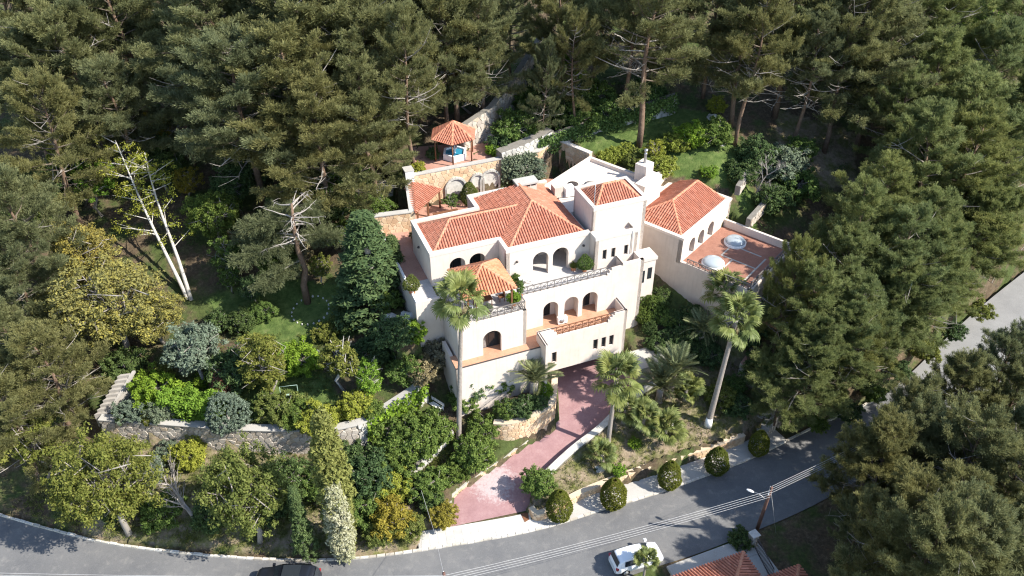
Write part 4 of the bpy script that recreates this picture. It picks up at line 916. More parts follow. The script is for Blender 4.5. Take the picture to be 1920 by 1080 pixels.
def pine_meshes(name, seed, Ht=13., Rr=4.4, cs=.3, nl=42, bare=0.15, flat=1.0):
    rd = random.Random(seed); rg = np.random.default_rng(seed); tr = MB(); lb = MB(); dl = MB(); lean = (rd.uniform(-.06, .06), rd.uniform(-.06, .06))
    axis = lambda h: Vector((lean[0] * h + .25 * math.sin(h * .5 + seed), lean[1] * h + .25 * math.cos(h * .43 + seed * 2), h))
    off0 = axis(0); ax = lambda h: axis(h) - Vector((off0.x, off0.y, 0))
    hs_ = [Ht * i / 9 for i in range(10)]; tr.tube([ax(h) for h in hs_], [.24 * (1 - .85 * h / Ht) + .02 for h in hs_], 8)
    C, D = [], []
    for i in range(nl):
        t = (i + rd.random()) / nl; h = Ht * (cs + (1 - cs) * t * .98); az = i * 2.399 + rd.uniform(-.5, .5)
        Lm = Rr * ((1 - t ** 2.4) * .8 + .2) * rd.uniform(.62, 1.15) * (.75 + .25 * min(1, t * 5)); el = R(-8 + 58 * t ** 1.3 + rd.uniform(-12, 12))
        dead = rd.random() < bare * (1.6 if t < .3 else .35); p = ax(h); d = Vector((math.cos(az) * math.cos(el), math.sin(az) * math.cos(el), math.sin(el))); pts = [p]; m = 6
        for k in range(m):
            d = (d + Vector((rd.uniform(-.16, .16), rd.uniform(-.16, .16), .05 + rd.uniform(-.08, .08)))).normalized(); p = p + d * Lm / m; pts.append(p)
        (dl if dead else lb).tube(pts, [.055 * (1 - .8 * k / m) * (.5 + Lm / Rr * .5) + .006 for k in range(m + 1)], 4, False)
        if dead:
            for q in range(5):
                k = rd.uniform(1.5, m); a = pts[int(k)]; dd = Vector((rd.uniform(-1, 1), rd.uniform(-1, 1), rd.uniform(-.2, .6))).normalized() * rd.uniform(.7, 1.7); dl.tube([a, a + dd * .5, a + dd + Vector((0, 0, .1))], [.03, .022, .01], 3, False)
            continue
        nt = int(9 + Lm * 6.5)
        for q in range(nt):
            u = 1 - (rd.random() ** 1.5) * .78; kf = u * m; k = min(m - 1, int(kf)); a = pts[k].lerp(pts[k+1], kf - k); td = (pts[k+1] - pts[k]).normalized()
            sd = td.cross(Vector((0, 0, 1))).normalized() * (1 if q % 2 else -1); dd = (td * rd.uniform(.35, 1.0) + sd * rd.uniform(.2, 1.0) + Vector((0, 0, rd.uniform(-.15, .55)))).normalized(); ln = rd.uniform(.5, 1.15) * (1.15 - .35 * u)
            e = a + dd * ln
            if q % 3 == 0: lb.tube([a, e], [.018, .006], 3, False)
            for s in np.linspace(.25, 1, 5):
                C.append(tuple(a + dd * ln * s + Vector((rd.gauss(0, .07), rd.gauss(0, .07), rd.gauss(0, .06))))); D.append(tuple(dd + Vector((0, 0, .25))))
    C, D = np.array(C), unit(np.array(D)); V, F = tufts(C, D, 13, .36, .034, .8, rg)
    return tr.mesh(name + '_trunk'), lb.mesh(name + '_limbs'), dl.mesh(name + '_dead'), np_mesh(name + '_crown', V, F), Ht
def crown_mesh(name, seed, blobs, per, lsize, asp=.5, brad=.55, shell=.45, up=.5, branches=True, trunk_h=None, trunk_r=.14, droop=0., tris=None):
    """broad-leaved crown: leaf clumps round blob centres, with limbs that reach them"""
    rd = random.Random(seed); rg = np.random.default_rng(seed); tr = MB()
    B_ = np.array(blobs); n = len(B_); cen = B_.mean(0)
    d = unit(rg.normal(size=(n, per, 3))); r = brad * (shell + (1 - shell) * rg.random((n, per, 1))) * rg.uniform(.7, 1.25, (n, 1, 1))
    P = B_[:, None, :] + d * r * np.array([1, 1, .8]); N = unit(d * .6 + rg.normal(size=d.shape) * .5 + np.array([0, 0, up]))
    V, F = leafquads(P.reshape(-1, 3), N.reshape(-1, 3), lsize, asp, rg, droop); me = np_mesh(name + '_crown', V, F)
    if trunk_h:
        top = Vector(cen) ; tp = [Vector((0, 0, 0)), Vector((rd.uniform(-.1, .1), rd.uniform(-.1, .1), trunk_h * .5)), Vector((cen[0] * .3, cen[1] * .3, trunk_h)), Vector((cen[0] * .7, cen[1] * .7, max(trunk_h * 1.05, cen[2])))]
        tr.tube(tp, [trunk_r, trunk_r * .85, trunk_r * .75, trunk_r * .4], 8)
        if branches:
            for b in B_[:: max(1, n // 45)]:
                a = tp[2].lerp(tp[3], rd.uniform(0, .8)); e = Vector(b); mid = a.lerp(e, .5) + Vector((rd.uniform(-.2, .2), rd.uniform(-.2, .2), rd.uniform(-.05, .25))); tr.tube([a, mid, e], [trunk_r * .22, trunk_r * .13, .006], 4, False)
    return (tr.mesh(name + '_trunk') if tr.v else None), me
def ell_blobs(n, rx, ry, rz, cz, seed, inner=.55, squash=0, flat_bottom=True):
    rg = np.random.default_rng(seed); d = unit(rg.normal(size=(n, 3))); r = inner + (1 - inner) * rg.random((n, 1)) ** .6; lump = 1 + .18 * np.sin(d[:, :1] * 3.1 + seed) * np.cos(d[:, 1:2] * 2.7 + seed * 1.7) + rg.normal(size=(n, 1)) * .07
    p = d * r * lump * np.array([rx, ry, rz])
    if flat_bottom: p[:, 2] = np.where(p[:, 2] < -rz * .6, -rz * .6 + (p[:, 2] + rz * .6) * .3, p[:, 2])
    return p + np.array([0, 0, cz])
def frond_fan(seed):
    rd = random.Random(seed); mb = MB(); L = 1.15
    mb.tube([(0, 0, 0), (L * .5, 0, .05), (L, 0, 0)], [.035, .026, .018], 4, False); n = 26
    for i in range(n):
        a = R(-118 + 236 * i / (n - 1)) + rd.uniform(-.03, .03); ln = (.92 - .22 * abs(i - n / 2) / (n / 2)) * rd.uniform(.88, 1.08); d = Vector((math.cos(a), math.sin(a), 0)); s = Vector((-d.y, d.x, 0)); o = Vector((L, 0, 0)); fold = .035 if i % 2 else -.01
        p = [o + d * .06, o + d * ln * .55 + Vector((0, 0, -.03 + fold)), o + d * ln * .82 + Vector((0, 0, -.10)), o + d * ln + Vector((0, 0, -.24 - rd.uniform(0, .16)))]; w = [.008, .062, .045, .006]
        vs = [];
        for q, ww in zip(p, w): vs += [q - s * ww, q + s * ww + Vector((0, 0, .015))]
        mb.add(vs, [(2*k, 2*k+1, 2*k+3, 2*k+2) for k in range(3)])
    return mb.mesh('fan_frond')
def frond_feather(seed, L=2.7):
    rd = random.Random(seed); mb = MB(); m = 12; pts = []
    for k in range(m + 1): t = k / m; pts.append(Vector((L * t * (1 - .12 * t), .06 * math.sin(t * 2 + seed), L * (.30 * t - .55 * t * t))))
    mb.tube(pts, [.032 * (1 - .85 * k / m) for k in range(m + 1)], 4, False)
    for k in range(46):
        t = .12 + .88 * k / 45; kf = t * m; i = min(m - 1, int(kf)); a = pts[i].lerp(pts[i+1], kf - i); td = (pts[i+1] - pts[i]).normalized(); ln = .52 * (math.sin(math.pi * min(1, t * .86 + .1)) ** .6) * rd.uniform(.85, 1.1) + .05
        for sg in (-1, 1):
            d = (td * .75 + Vector((0, sg, 0)) * .72 + Vector((0, 0, .34))).normalized(); w = d.cross(Vector((0, 0, 1))).normalized() * .022
            mb.add([a, a + d * ln * .5 + w, a + d * ln + Vector((0, 0, -.08)), a + d * ln * .5 - w], [(0,1,2,3)])
    return mb.mesh('feather_frond')

def find_base(u, v, up):
    """ground point of something whose height `up` above its base is seen at (u, v)"""
    z = 5.
    for _ in range(30):
        p = at(u, v, z + up); z = .5 * z + .5 * gz(p.x, p.y)
    return Vector((p.x, p.y, gz(p.x, p.y)))
def over(o, mat):
    o.data.materials.append(mat) if len(o.data.materials) == 0 else None
    o.material_slots[0].link = 'OBJECT'; o.material_slots[0].material = mat
PINES = [pine_meshes('pine%d' % i, 11 + i, 13., rr, cs, nl, br) for i, (rr, cs, nl, br) in enumerate([(4.9, .2, 58, .2), (5.3, .28, 58, .25), (4.5, .16, 56, .15), (5.0, .36, 52, .3), (5.5, .22, 62, .2), (4.2, .32, 48, .35), (5.2, .25, 56, .3)])]
for q in PINES: q[0].materials.append(M['bark_pine']); q[1].materials.append(M['bark_limb']); q[2].materials.append(M['bark_grey']); q[3].materials.append(M['pine'])
def pine(u, v, Ht, wide, k, label, group=None, mat=None, fr=.66, rz=None, tilt=(0, 0)):
    tm, lm, dm, cm, h0 = PINES[k % len(PINES)]; Ht *= random.uniform(.92, 1.14); s = Ht / h0; b = find_base(u, v, fr * Ht)
    while bool(inside(np.array([b.x]), np.array([b.y]), road_clear)[0]):
        b = b + (Vector((.3, -.5, 0)) if group == GB else Vector((-.3, .5, 0))); b.z = gz(b.x, b.y)
    e = empty('pine_tree', (b.x, b.y, b.z - .15), random.uniform(0, 6.28) if rz is None else rz, label, 'pine tree', group); e.rotation_euler[0], e.rotation_euler[1] = tilt
    wj = random.uniform(.92, 1.12); e.scale = (s * wide * wj, s * wide * wj * random.uniform(.9, 1.1), s)
    link('trunk', tm, None, e); tag(link('limbs', lm, None, e), kind='stuff'); tag(link('dead_limbs', dm, None, e), kind='stuff'); c = link('crown', cm, None, e); over(c, mat or M['pine']); return e
ORD = ['first', 'second', 'third', 'fourth', 'fifth', 'sixth', 'seventh', 'eighth', 'ninth', 'tenth', 'eleventh', 'twelfth', 'thirteenth', 'fourteenth']
def place_label(head, lst, u, v):
    """which row (from the back) and which tree of the row (from the left)"""
    vs = sorted(q[1] for q in lst); nr = max(1, round(len(lst) / 5)); cut = [vs[int(len(vs) * i / nr)] for i in range(1, nr)]
    row = lambda y: sum(y >= c for c in cut); r = row(v); mates = sorted(q[0] for q in lst if row(q[1]) == r); i = mates.index(u)
    return '%s, %s row from back, %s from left' % (head, ORD[r], ORD[i])
GL, GT, GR, GB = 'pines left of the villa', 'pines above the upper lawn', 'pines right of the annexe', 'pines south of the road'
k = 0
L1 = [(25,40,14,1.0),(120,20,14,1.05),(225,45,14,1.0),(40,160,13,1.0),(150,140,14,1.1),(215,215,13,1.0),(90,255,12,.95),(310,30,14,.9),(405,75,15,1.05),(470,30,15,1.1),(455,190,14,1.1),(560,60,16,1.15),(545,180,15,1.15),(620,130,15,1.1),(660,30,15,1.1),
                     (600,265,13,1.1),(690,225,13,.9),(690,140,14,1.1),(770,35,15,1.05),(765,165,12,.8),(830,75,13,.85),(850,30,14,.9),(900,80,13,.8),(30,430,12,1.0),(15,530,11,.9),(330,170,11,.7)]
for (u, v, h, w) in L1:
    pine(u, v, h * 1.12, w, k, place_label('dark olive pine left of the villa', L1, u, v), GL); k += 1
for (u, v, h, w, lab) in [(90,700,11,1.15,'broad dull olive pine at the left edge above the broad green tree'),(20,790,11,1.0,'grey-green pine at the far left edge beside the curved wall'),(15,650,11,.9,'grey-green pine at the left edge below the yellow mimosa')]:
    pine(u, v, h, w, k, lab); k += 1
L2 = [(960,20,13,.8),(1050,35,13,.75),(1085,110,11,.6),(1020,155,10,.55),(1180,45,14,.9),(1120,15,13,.8),(1340,30,14,.95),(1400,60,14,.95),(1490,30,15,1.05),(1560,40,14,1.0),(1620,30,15,1.05),(1520,120,13,.85),(1650,110,14,1.0),(1230,20,14,.9)]
for (u, v, h, w) in L2:
    pine(u, v, h, w, k, place_label('tall pine above the lawn', L2, u, v), GT); k += 1
pine(1198, 275, 17, .85, 3, 'big pine with an ivy-clad trunk standing on the upper lawn', fr=0, tilt=(R(-3), R(6)), rz=0)
pine(1378, 272, 16, .72, 5, 'tall pine with a bare reddish trunk right of the upper lawn', fr=0, tilt=(R(-3), R(4)), rz=0)
pine(1545, 285, 15, .8, 3, 'pine with a dark leaning trunk in front of the bare earth bank', fr=0, tilt=(R(-4), R(8)), rz=0)
L3 = [(1492,505,11,.62),(1700,640,9,1.0),(1745,585,9,1.0),(1800,530,9.5,1.0),(1640,700,8.5,1.25),(1570,765,8,1.25),(1505,770,7,1.0),(1880,480,11,1.0),(1900,30,14,1.0),(1780,70,14,1.0),(1910,230,13,1.0),(1905,500,11,.9),(1710,60,14,1.05),(1740,170,14,1.05),(1690,220,13,.9),(1800,250,13,1.1),(1870,160,13,1.0),(1790,330,13,1.1),(1880,310,13,1.1),(1860,430,12,1.05),(1720,310,13,1.0),(1650,390,13,1.0),(1600,440,12,.85),(1590,530,12,.9),(1660,490,13,1.1),(1740,450,13,1.05),(1760,500,11,1.0),(1680,560,11,.95),(1600,610,11,1.0),(1530,590,11,.9),(1610,680,9,.9),(1560,710,9,.95),(1500,660,9,.8)]
for (u, v, h, w) in L3:
    pine(u, v, h, w, k, place_label('olive pine right of the annexe', L3, u, v), GR, M['pine_b']); k += 1
L4 = [(1700,800,11,.85),(1775,745,11,.85),(1850,690,11,.8),(1640,870,11,.8),(1885,770,11,.8),(1730,850,12,.95),(1650,880,11,.9),(1800,860,12,1.1),(1905,850,12,.9),(1880,930,12,1.1),(1770,960,12,1.1),(1690,990,11,.95),(1830,1050,12,1.1),(1620,980,9,.7),(1910,1050,12,1.0),(1740,1070,12,1.0)]
for (u, v, h, w) in L4:
    pine(u, v, h, w, k, place_label('dark pine south of the road', L4, u, v), GB); k += 1

# the old pine with bare broken limbs on the garden lawn
def broken_pine():
    b = find_base(577, 568, 0); e = empty('broken_pine', tuple(b), 0, 'old pine with a snapped top and bare pale limbs on the garden lawn', 'pine tree'); rd = random.Random(5); H = 10.4
    ax = [Vector((0, 0, 0)), Vector((-.1, .1, 2)), Vector((.25, .2, 3.6)), Vector((-.1, .3, 5.6)), Vector((-.1, .3, 8)), Vector((.1, .2, H))]
    MB().tube(ax, [.34, .3, .27, .22, .17, .1], 9).build('trunk', M['bark_pine'], e); C, D = [], []
    for i in range(26):
        h = rd.uniform(5.8, H); p = Vector((0, .3, h)); az = rd.uniform(0, 6.28); L = rd.uniform(1.2, 3.0); d = Vector((math.cos(az), math.sin(az), rd.uniform(-.25, .45))).normalized(); mb = MB(); pts = [p]
        for j in range(5): d = (d + Vector((rd.uniform(-.3, .3), rd.uniform(-.3, .3), rd.uniform(-.25, .2)))).normalized(); p = p + d * L / 5; pts.append(p)
        mb.tube(pts, [.085, .07, .05, .035, .022, .008], 5, False)
        for j in range(4): q = pts[rd.randint(2, 5)]; dd = Vector((rd.uniform(-1, 1), rd.uniform(-1, 1), rd.uniform(-.5, .5))) * .6; mb.tube([q, q + dd * .6, q + dd + Vector((0, 0, -.1))], [.025, .016, .006], 3, False)
        mb.build('limb', M['dead'], e)
    for az0, hh, LL in ((2.9, 7.2, 5.6), (3.4, 6.4, 5.2), (2.5, 6.2, 4.6), (3.1, 8.6, 4.4), (2.2, 8.8, 3.6), (.4, 7.0, 3.4), (1.2, 8.5, 3.6), (3.9, 4.6, 4.2)):      # the boughs that are still green
        p = Vector((0, .3, hh)); d = Vector((math.cos(az0), math.sin(az0), .05)); pts = [p]
        for j in range(6): d = (d + Vector((rd.uniform(-.12, .12), rd.uniform(-.12, .12), -.06))).normalized(); p = p + d * LL / 6; pts.append(p)
        MB().tube(pts, [.1, .085, .07, .05, .035, .02, .01], 5, False).build('limb', M['bark_grey'], e)
        for q in range(210):
            kf = rd.uniform(1.6, 6); j = min(5, int(kf)); a = pts[j].lerp(pts[j+1], kf - j); dd = Vector((rd.uniform(-1, 1), rd.uniform(-1, 1), rd.uniform(-.5, .35))).normalized()
            for s in (.2, .45, .7, .95): C.append(tuple(a + dd * s)); D.append(tuple(dd))
    V, F = tufts(np.array(C), np.array(D), 12, .38, .03, .7, np.random.default_rng(4)); link('crown', np_mesh('boughs', V, F), M['pine'], e)
broken_pine()

# ------------------------------------------------------------------ broad-leaved trees and shrubs
LIB = {}
def lib(key, fn):
    if key not in LIB: LIB[key] = fn()
    return LIB[key]
def tree(name, u, v, size, label, cat, leaf, key, fr=.6, bark='bark_grey', group=None, sx=1., rz=None, dz=0, base=None, sz=None):
    tm, cm = LIB[key]; b = base if base is not None else find_base(u, v, fr * size)
    e = empty(name, (b.x, b.y, b.z - .05 + dz), random.uniform(0, 6.28) if rz is None else rz, label, cat, group); e.scale = (size * sx, size * sx, sz or size)
    if tm: o = link('trunk', tm, None, e); over(o, M[bark])
    o = link('crown', cm, None, e); over(o, M[leaf]); return e
# unit-height crowns (scaled by the height of each plant)
def unit_tree(seed, rx, rz, cz, nb, per, ls, th, brad=.085, asp=.5, tr=.03, shell=.2, up=.5, inner=.35): return crown_mesh('tree%d' % seed, seed, ell_blobs(nb, rx, rx, rz, cz, seed, inner), per, ls, asp, brad, shell, up, True, th, tr)
LIB['broad'] = unit_tree(51, .40, .34, .62, 230, 80, .017, .3, .07)
LIB['broad2'] = unit_tree(52, .36, .36, .6, 200, 80, .018, .28, .075)
LIB['loose'] = unit_tree(53, .34, .36, .62, 120, 60, .020, .3, .06)
LIB['lollipop'] = unit_tree(54, .26, .28, .70, 110, 70, .022, .45, .065, tr=.035)
LIB['tall'] = unit_tree(55, .19, .46, .55, 210, 70, .014, .25, .05, tr=.02)
LIB['shrub'] = unit_tree(56, .62, .46, .48, 170, 70, .036, .2, .12, tr=.05)
LIB['shrub2'] = unit_tree(57, .72, .42, .46, 150, 80, .04, .2, .13, tr=.05)
LIB['ball'] = crown_mesh('ball', 58, ell_blobs(900, .46, .46, .47, .5, 58, .88, flat_bottom=False), 26, .024, .5, .045, .1, .3, False, .2, .05)
def egg():
    rg = np.random.default_rng(59); n = 2400; t = rg.random(n) ** .85; a = rg.random(n) * 6.28; r = .335 * np.sin(np.pi * np.clip(t ** .72 * .93 + .05, 0, 1)) ** .62 * (.86 + .14 * rg.random(n)) * (1 + .05 * np.sin(a * 4 + t * 9)); p = np.stack([r * np.cos(a), r * np.sin(a), .03 + .95 * t], 1); return crown_mesh('egg', 59, p, 18, .0125, .5, .022, .1, .6, False, .2, .03)
LIB['egg'] = egg()
def cyp():
    rg = np.random.default_rng(60); n = 420; t = rg.random(n) ** .8; a = rg.random(n) * 6.28; r = .13 * (1 - t) ** .75 * (.55 + .45 * rg.random(n)) + .012; p = np.stack([r * np.cos(a), r * np.sin(a), .04 + .95 * t], 1); return crown_mesh('cypress', 60, p, 42, .012, .35, .030, .1, .8, False, .9, .015)
LIB['cypress'] = cyp()
def col():
    rg = np.random.default_rng(61); n = 520; t = rg.random(n); a = rg.random(n) * 6.28; w = .12 * np.sin(np.pi * (.15 + .8 * t)) ** .7; r = w * (.3 + .7 * rg.random(n)); p = np.stack([r * np.cos(a), r * np.sin(a), .03 + .95 * t], 1); return crown_mesh('column', 61, p, 52, .014, .4, .035, .1, .6, False, .5, .018)
LIB['column'] = col()
LIB['fine'] = unit_tree(63, .42, .33, .60, 420, 62, .0125, .28, .055)
LIB['fine2'] = unit_tree(64, .38, .36, .60, 360, 62, .0135, .28, .06)
def hedge():
    rg = np.random.default_rng(62); n = 300; p = np.stack([rg.uniform(-1.1, 1.1, n), rg.uniform(-.42, .42, n), rg.uniform(.15, .8, n) + .12 * np.sin(rg.random(n) * 9)], 1); return crown_mesh('hedge', 62, p, 60, .045, .5, .14, .3, .5, False)
LIB['hedge'] = hedge()
def bare(seed, n=26, pale=True):
    rd = random.Random(seed); tr = MB()
    def grow(p, d, L, r, lev):
        m = 4; pts = [p]
        for j in range(m): d = (d + Vector((rd.uniform(-.2, .2), rd.uniform(-.2, .2), rd.uniform(-.05, .15)))).normalized(); p = p + d * L / m; pts.append(p)
        tr.tube(pts, [r * (1 - .6 * j / m) for j in range(m + 1)], 5 if lev < 2 else 3, False)
        if lev < 3:
            for j in range(5 if lev else 6): q = pts[rd.randint(1, m)]; dd = (d + Vector((rd.uniform(-1, 1), rd.uniform(-1, 1), rd.uniform(-.2, .7)))).normalized(); grow(q, dd, L * rd.uniform(.45, .7), r * .45, lev + 1)
    grow(Vector((0, 0, 0)), Vector((.05, .05, 1)), .55, .03, 0); return tr.mesh('bare%d' % seed)
BARE = [bare(1), bare(2), bare(3)]
def bare_tree(u, v, size, label, k, mat='dead', fr=.5, sx=1., tilt=(0, 0)):
    b = find_base(u, v, fr * size); e = link('bare_tree', BARE[k].copy(), M[mat]); e.location = b; e.scale = (size * sx, size * sx, size); e.rotation_euler = (tilt[0], tilt[1], random.uniform(0, 6.28)); return tag(e, label, 'tree')

# lower verge, left to right
tree('broadleaf_tree', 0, 0, 11.0, 'broad olive-green tree with pale leaning trunk at the bottom left roadside', 'tree', 'leaf_olive', 'fine', base=find_base(243, 1002, 0), bark='bark_grey', sx=.80)
tree('broadleaf_tree', 0, 0, 10.2, 'yellow-green roadside tree between the bare shrub and the dark cypress', 'tree', 'leaf_olive', 'fine2', base=find_base(488, 1018, 0), bark='bark_grey', sx=.74)
tree('broadleaf_tree', 60, 830, 7.0, 'dull olive tree at the left edge behind the broad roadside tree', 'tree', 'leaf_olive', 'loose', .58)
tree('poplar', 0, 0, 14.6, 'slender tall lime-green poplar at the roadside in front of the curved wall', 'tree', 'leaf_poplar', 'column', base=find_base(648, 1028, 0), bark='bark_pale', sx=.74)
tree('blossom_climber', 0, 0, 8.6, 'white-blossomed climber round the lower half of the tall poplar', 'shrub', 'leaf_white', 'column', base=find_base(648, 1030, 0) + Vector((.15, -.75, 0)), sx=.98)
tree('cypress', 0, 0, 8.0, 'small dark cypress beside the white blossom column', 'tree', 'leaf_cypress', 'cypress', base=find_base(578, 1045, 0), sx=.9)
bare_tree(350, 925, 6.6, 'leafless pale shrub between the two roadside trees', 0, tilt=(0, R(-14)))
bare_tree(540, 880, 3.2, 'small leafless tree against the curved wall', 1)
for (u, v, s, leaf, key, lab) in [(280,882,2.2,'leaf_grey','ball','round grey-green bush behind the broad roadside tree'),(352,850,2.4,'leaf_lime','shrub','lime-green bush under the curved wall'),(318,840,1.5,'leaf_grey','shrub2','low grey shrub at the foot of the curved wall'),
        (530,905,3.6,'leaf_dark','shrub','dark laurel bush left of the poplar'),(690,890,3.4,'leaf_dark','shrub','dark green rounded bush right of the poplar'),(675,945,2.6,'leaf_green','shrub2','green bush beside the white blossom'),
        (735,970,2.8,'leaf_gold','shrub','golden-leaved bush near the paving'),(730,905,2.4,'leaf_lime','shrub2','lime bush between the dark bush and the broken wall'),(765,985,2.0,'leaf_olive','shrub','olive bush beside the gate pillar'),
        (832,965,1.8,'leaf_gold','shrub','golden climber over the gate pillar'),(800,905,2.4,'leaf_green','shrub2','tangled green shrub above the gate pillar'),(810,940,1.6,'leaf_dark','shrub','dark shrub beside the driveway edging'),
        (890,848,2.8,'leaf_green','shrub','large dense dark shrub overhanging the driveway edging'),(905,800,2.2,'leaf_green','shrub2','green shrub behind the large driveway shrub'),(775,825,3.4,'leaf_green','shrub','bright green tree-like bush left of the tall fan palm'),
        (735,800,2.8,'leaf_green','shrub2','ivy-green bush over the pale climbing wall'),(815,800,2.8,'leaf_green','shrub','green bush left beside the tall fan palm trunk'),(745,850,2.8,'leaf_green','shrub2','leafy bush hanging over the broken rubble wall'),
        (890,712,3.0,'leaf_dark','shrub','dark fig-like shrub against the white wall right of the fan palm'),(925,705,2.6,'leaf_green','shrub2','green shrub against the white wall below the walkway'),(870,745,2.2,'leaf_green','shrub','green bush at the foot of the white wall'),
        (1020,730,1.5,'leaf_bright','ball','bright round bush at the corner of the garage'),(975,775,1.7,'leaf_dark','shrub2','dark planting left of the feather palm'),(1010,765,1.4,'leaf_dark','shrub','dark planting behind the tall driveway wall'),(950,780,1.4,'leaf_green','shrub2','green planting at the back of the driveway wall'),
        (1010,902,2.3,'leaf_green','shrub','green bush on the rounded end of the planter')]:
    tree('shrub', u, v, s, lab, 'shrub', leaf, key, .5)
for i, (u, v) in enumerate([(1048,944),(1148,922),(1253,888),(1341,862),(1419,829)]):
    b = at(u, v + 27 - i * 1.5, .13); nm = ['first', 'second', 'third', 'fourth', 'fifth'][i]
    tree('clipped_bush', 0, 0, 3.25 - .12 * i, 'clipped egg-shaped bush on the pavement, %s from the driveway' % nm, 'bush', 'leaf_egg', 'egg', base=b, group='clipped bushes along the pavement', sx=.95 + .08 * (i % 2))
# the left garden
tree('mimosa_tree', 205, 560, 10.2, 'large golden mimosa tree in flower at the left of the garden', 'tree', 'mimosa', 'fine', .6, sx=1.05)
tree('mimosa_tree', 150, 470, 8.6, 'upper golden mimosa tree behind the larger one', 'tree', 'mimosa', 'fine2', .62, sx=.8)
tree('mimosa_tree', 290, 590, 5.4, 'low spreading mimosa bough right of the golden tree', 'tree', 'mimosa', 'fine2', .6, sx=1.15)
tree('mimosa_tree', 110, 590, 6.4, 'thin mimosa tree at the left edge of the garden', 'tree', 'mimosa', 'loose', .6)
tree('olive_tree', 362, 660, 6.0, 'grey-green olive tree below the golden mimosa', 'tree', 'leaf_grey', 'broad2', .52, 'bark_grey', sx=1.1)
tree('garden_tree', 494, 685, 6.6, 'conical olive-yellow tree in the middle of the garden', 'tree', 'leaf_olive', 'tall', .5, sx=1.25)
tree('garden_tree', 636, 672, 5.4, 'small yellow-green tree with a whitewashed trunk', 'tree', 'leaf_olive', 'lollipop', .7, 'bark_pale', sx=1.05)
tree('garden_tree', 690, 705, 4.2, 'slim bright green tree beside the pale climbing wall', 'tree', 'leaf_bright', 'tall', .6, 'bark_pale', sx=1.15)
for (u, v, s, leaf, key, lab) in [(418,718,2.3,'leaf_red','ball','round reddish twiggy bush in the garden'),(425,772,3.3,'leaf_grey','ball','round grey-green bush on the curved wall'),(562,668,2.6,'leaf_bright','shrub2','bright green bush in front of the lawn'),(530,672,2.3,'leaf_bright','shrub','leafy bush left of the bright lawn bush'),
        (440,690,3.6,'leaf_dark','shrub','dark bush behind the red twiggy bush'),(290,722,2.8,'leaf_bright','shrub2','bright hedge bush near the garden steps'),(300,700,1.9,'leaf_olive','shrub','olive bush above the lime hedge'),(380,712,1.2,'leaf_bright','shrub','small bright bush left of the red twiggy bush'),
        (245,765,1.9,'leaf_grey','shrub2','low silvery shrub beside the garden steps'),(300,768,1.9,'leaf_grey','shrub','silvery shrub behind the curved wall'),(230,780,.9,'leaf_green','shrub2','green ground shrub at the end of the curved wall'),(278,796,1.0,'leaf_olive','ball','little bush spilling over the curved wall'),
        (595,785,2.6,'leaf_lime','shrub','lime bush on the bend of the curved wall'),(560,770,2.2,'leaf_green','shrub2','green bush under the conical tree'),(668,755,2.3,'leaf_lime','shrub','lime bush below the slim bright tree'),(640,775,1.1,'leaf_lime','ball','small clipped lime bush near the wall bend'),
        (520,760,2.4,'leaf_olive','shrub2','olive bush at the foot of the conical tree'),(740,640,2.8,'leaf_dark','shrub','dark bush below the drooping cypress'),(770,620,1.8,'leaf_bright','shrub2','bright climber at the corner of the west terrace'),(760,690,2.6,'leaf_green','shrub','tangled green bush left of the walkway'),
        (820,640,3.0,'leaf_dry','shrub','dry twiggy creeper on the white wall behind the fan palm'),(790,690,2.2,'leaf_dry','shrub2','dry brown creeper above the pale wall'),(700,650,2.8,'leaf_dark','shrub2','dark leafy bush right of the small yellow tree'),
        (410,600,2.0,'leaf_dark','shrub','dark bush at the lawn edge near the white trunks'),(230,680,2.6,'leaf_dark','shrub2','dark shadowed bush under the mimosa'),(640,590,1.6,'leaf_olive','shrub','olive bush beside the lawn ring'),(790,440,1.6,'leaf_dark','shrub','dark bush left of the villa wall'),
        (725,560,1.8,'leaf_green','shrub2','green bush in the alley left of the terrace')]:
    tree('shrub', u, v, s, lab, 'shrub', leaf, key, .5)
h = tree('hedge', 360, 760, 2.5, 'curved bright yellow-green hedge along the garden bed', 'hedge', 'leaf_bright', 'hedge', .4, rz=R(-12))
tree('cypress', 690, 500, 10.8, 'tall drooping dark cypress left of the west terrace', 'tree', 'leaf_cypress', 'cypress', .5, sx=2.2)
tree('cypress', 735, 470, 6.5, 'lower cypress close to the villa wall', 'tree', 'leaf_cypress', 'cypress', .55, sx=1.7)
# two white-barked trees leaning in the garden
def white_tree(u0, v0, u1, v1, label, seed, H=10.5):
    b = find_base(u0, v0, 0.1); top = at(u1, v1, b.z + H); e = empty('white_barked_tree', tuple(b), 0, label, 'tree'); rd = random.Random(seed); d = top - b
    ax = [d * t + Vector((.25 * math.sin(t * 5 + seed), .2 * math.cos(t * 4), 0)) * t for t in np.linspace(0, 1, 8)]; MB().tube(ax, [.2 * (1 - .8 * i / 7) for i in range(8)], 8).build('trunk', M['bark_pale'], e); blobs = []
    for i in range(22):
        t = rd.uniform(.35, 1); kf = t * 7; j = min(6, int(kf)); p = ax[j].lerp(ax[j+1], kf - j); az = rd.uniform(0, 6.28); L = rd.uniform(1.3, 3.4) * (1.25 - .5 * t); dd = Vector((math.cos(az), math.sin(az), rd.uniform(.1, .8))).normalized(); q = p + dd * L
        MB().tube([p, p + dd * L * .5, q], [.05, .035, .012], 5, False).build('limb', M['bark_pale'], e)
        for s in range(4): blobs.append(tuple(p + dd * L * rd.uniform(.4, 1.15) + Vector((rd.gauss(0, .3), rd.gauss(0, .3), rd.gauss(0, .25)))))
    _, cm = crown_mesh('white_leaf%d' % seed, seed, blobs, 34, .075, .6, .5, .2, .5, False); link('crown', cm, M['leaf_lime'], e)
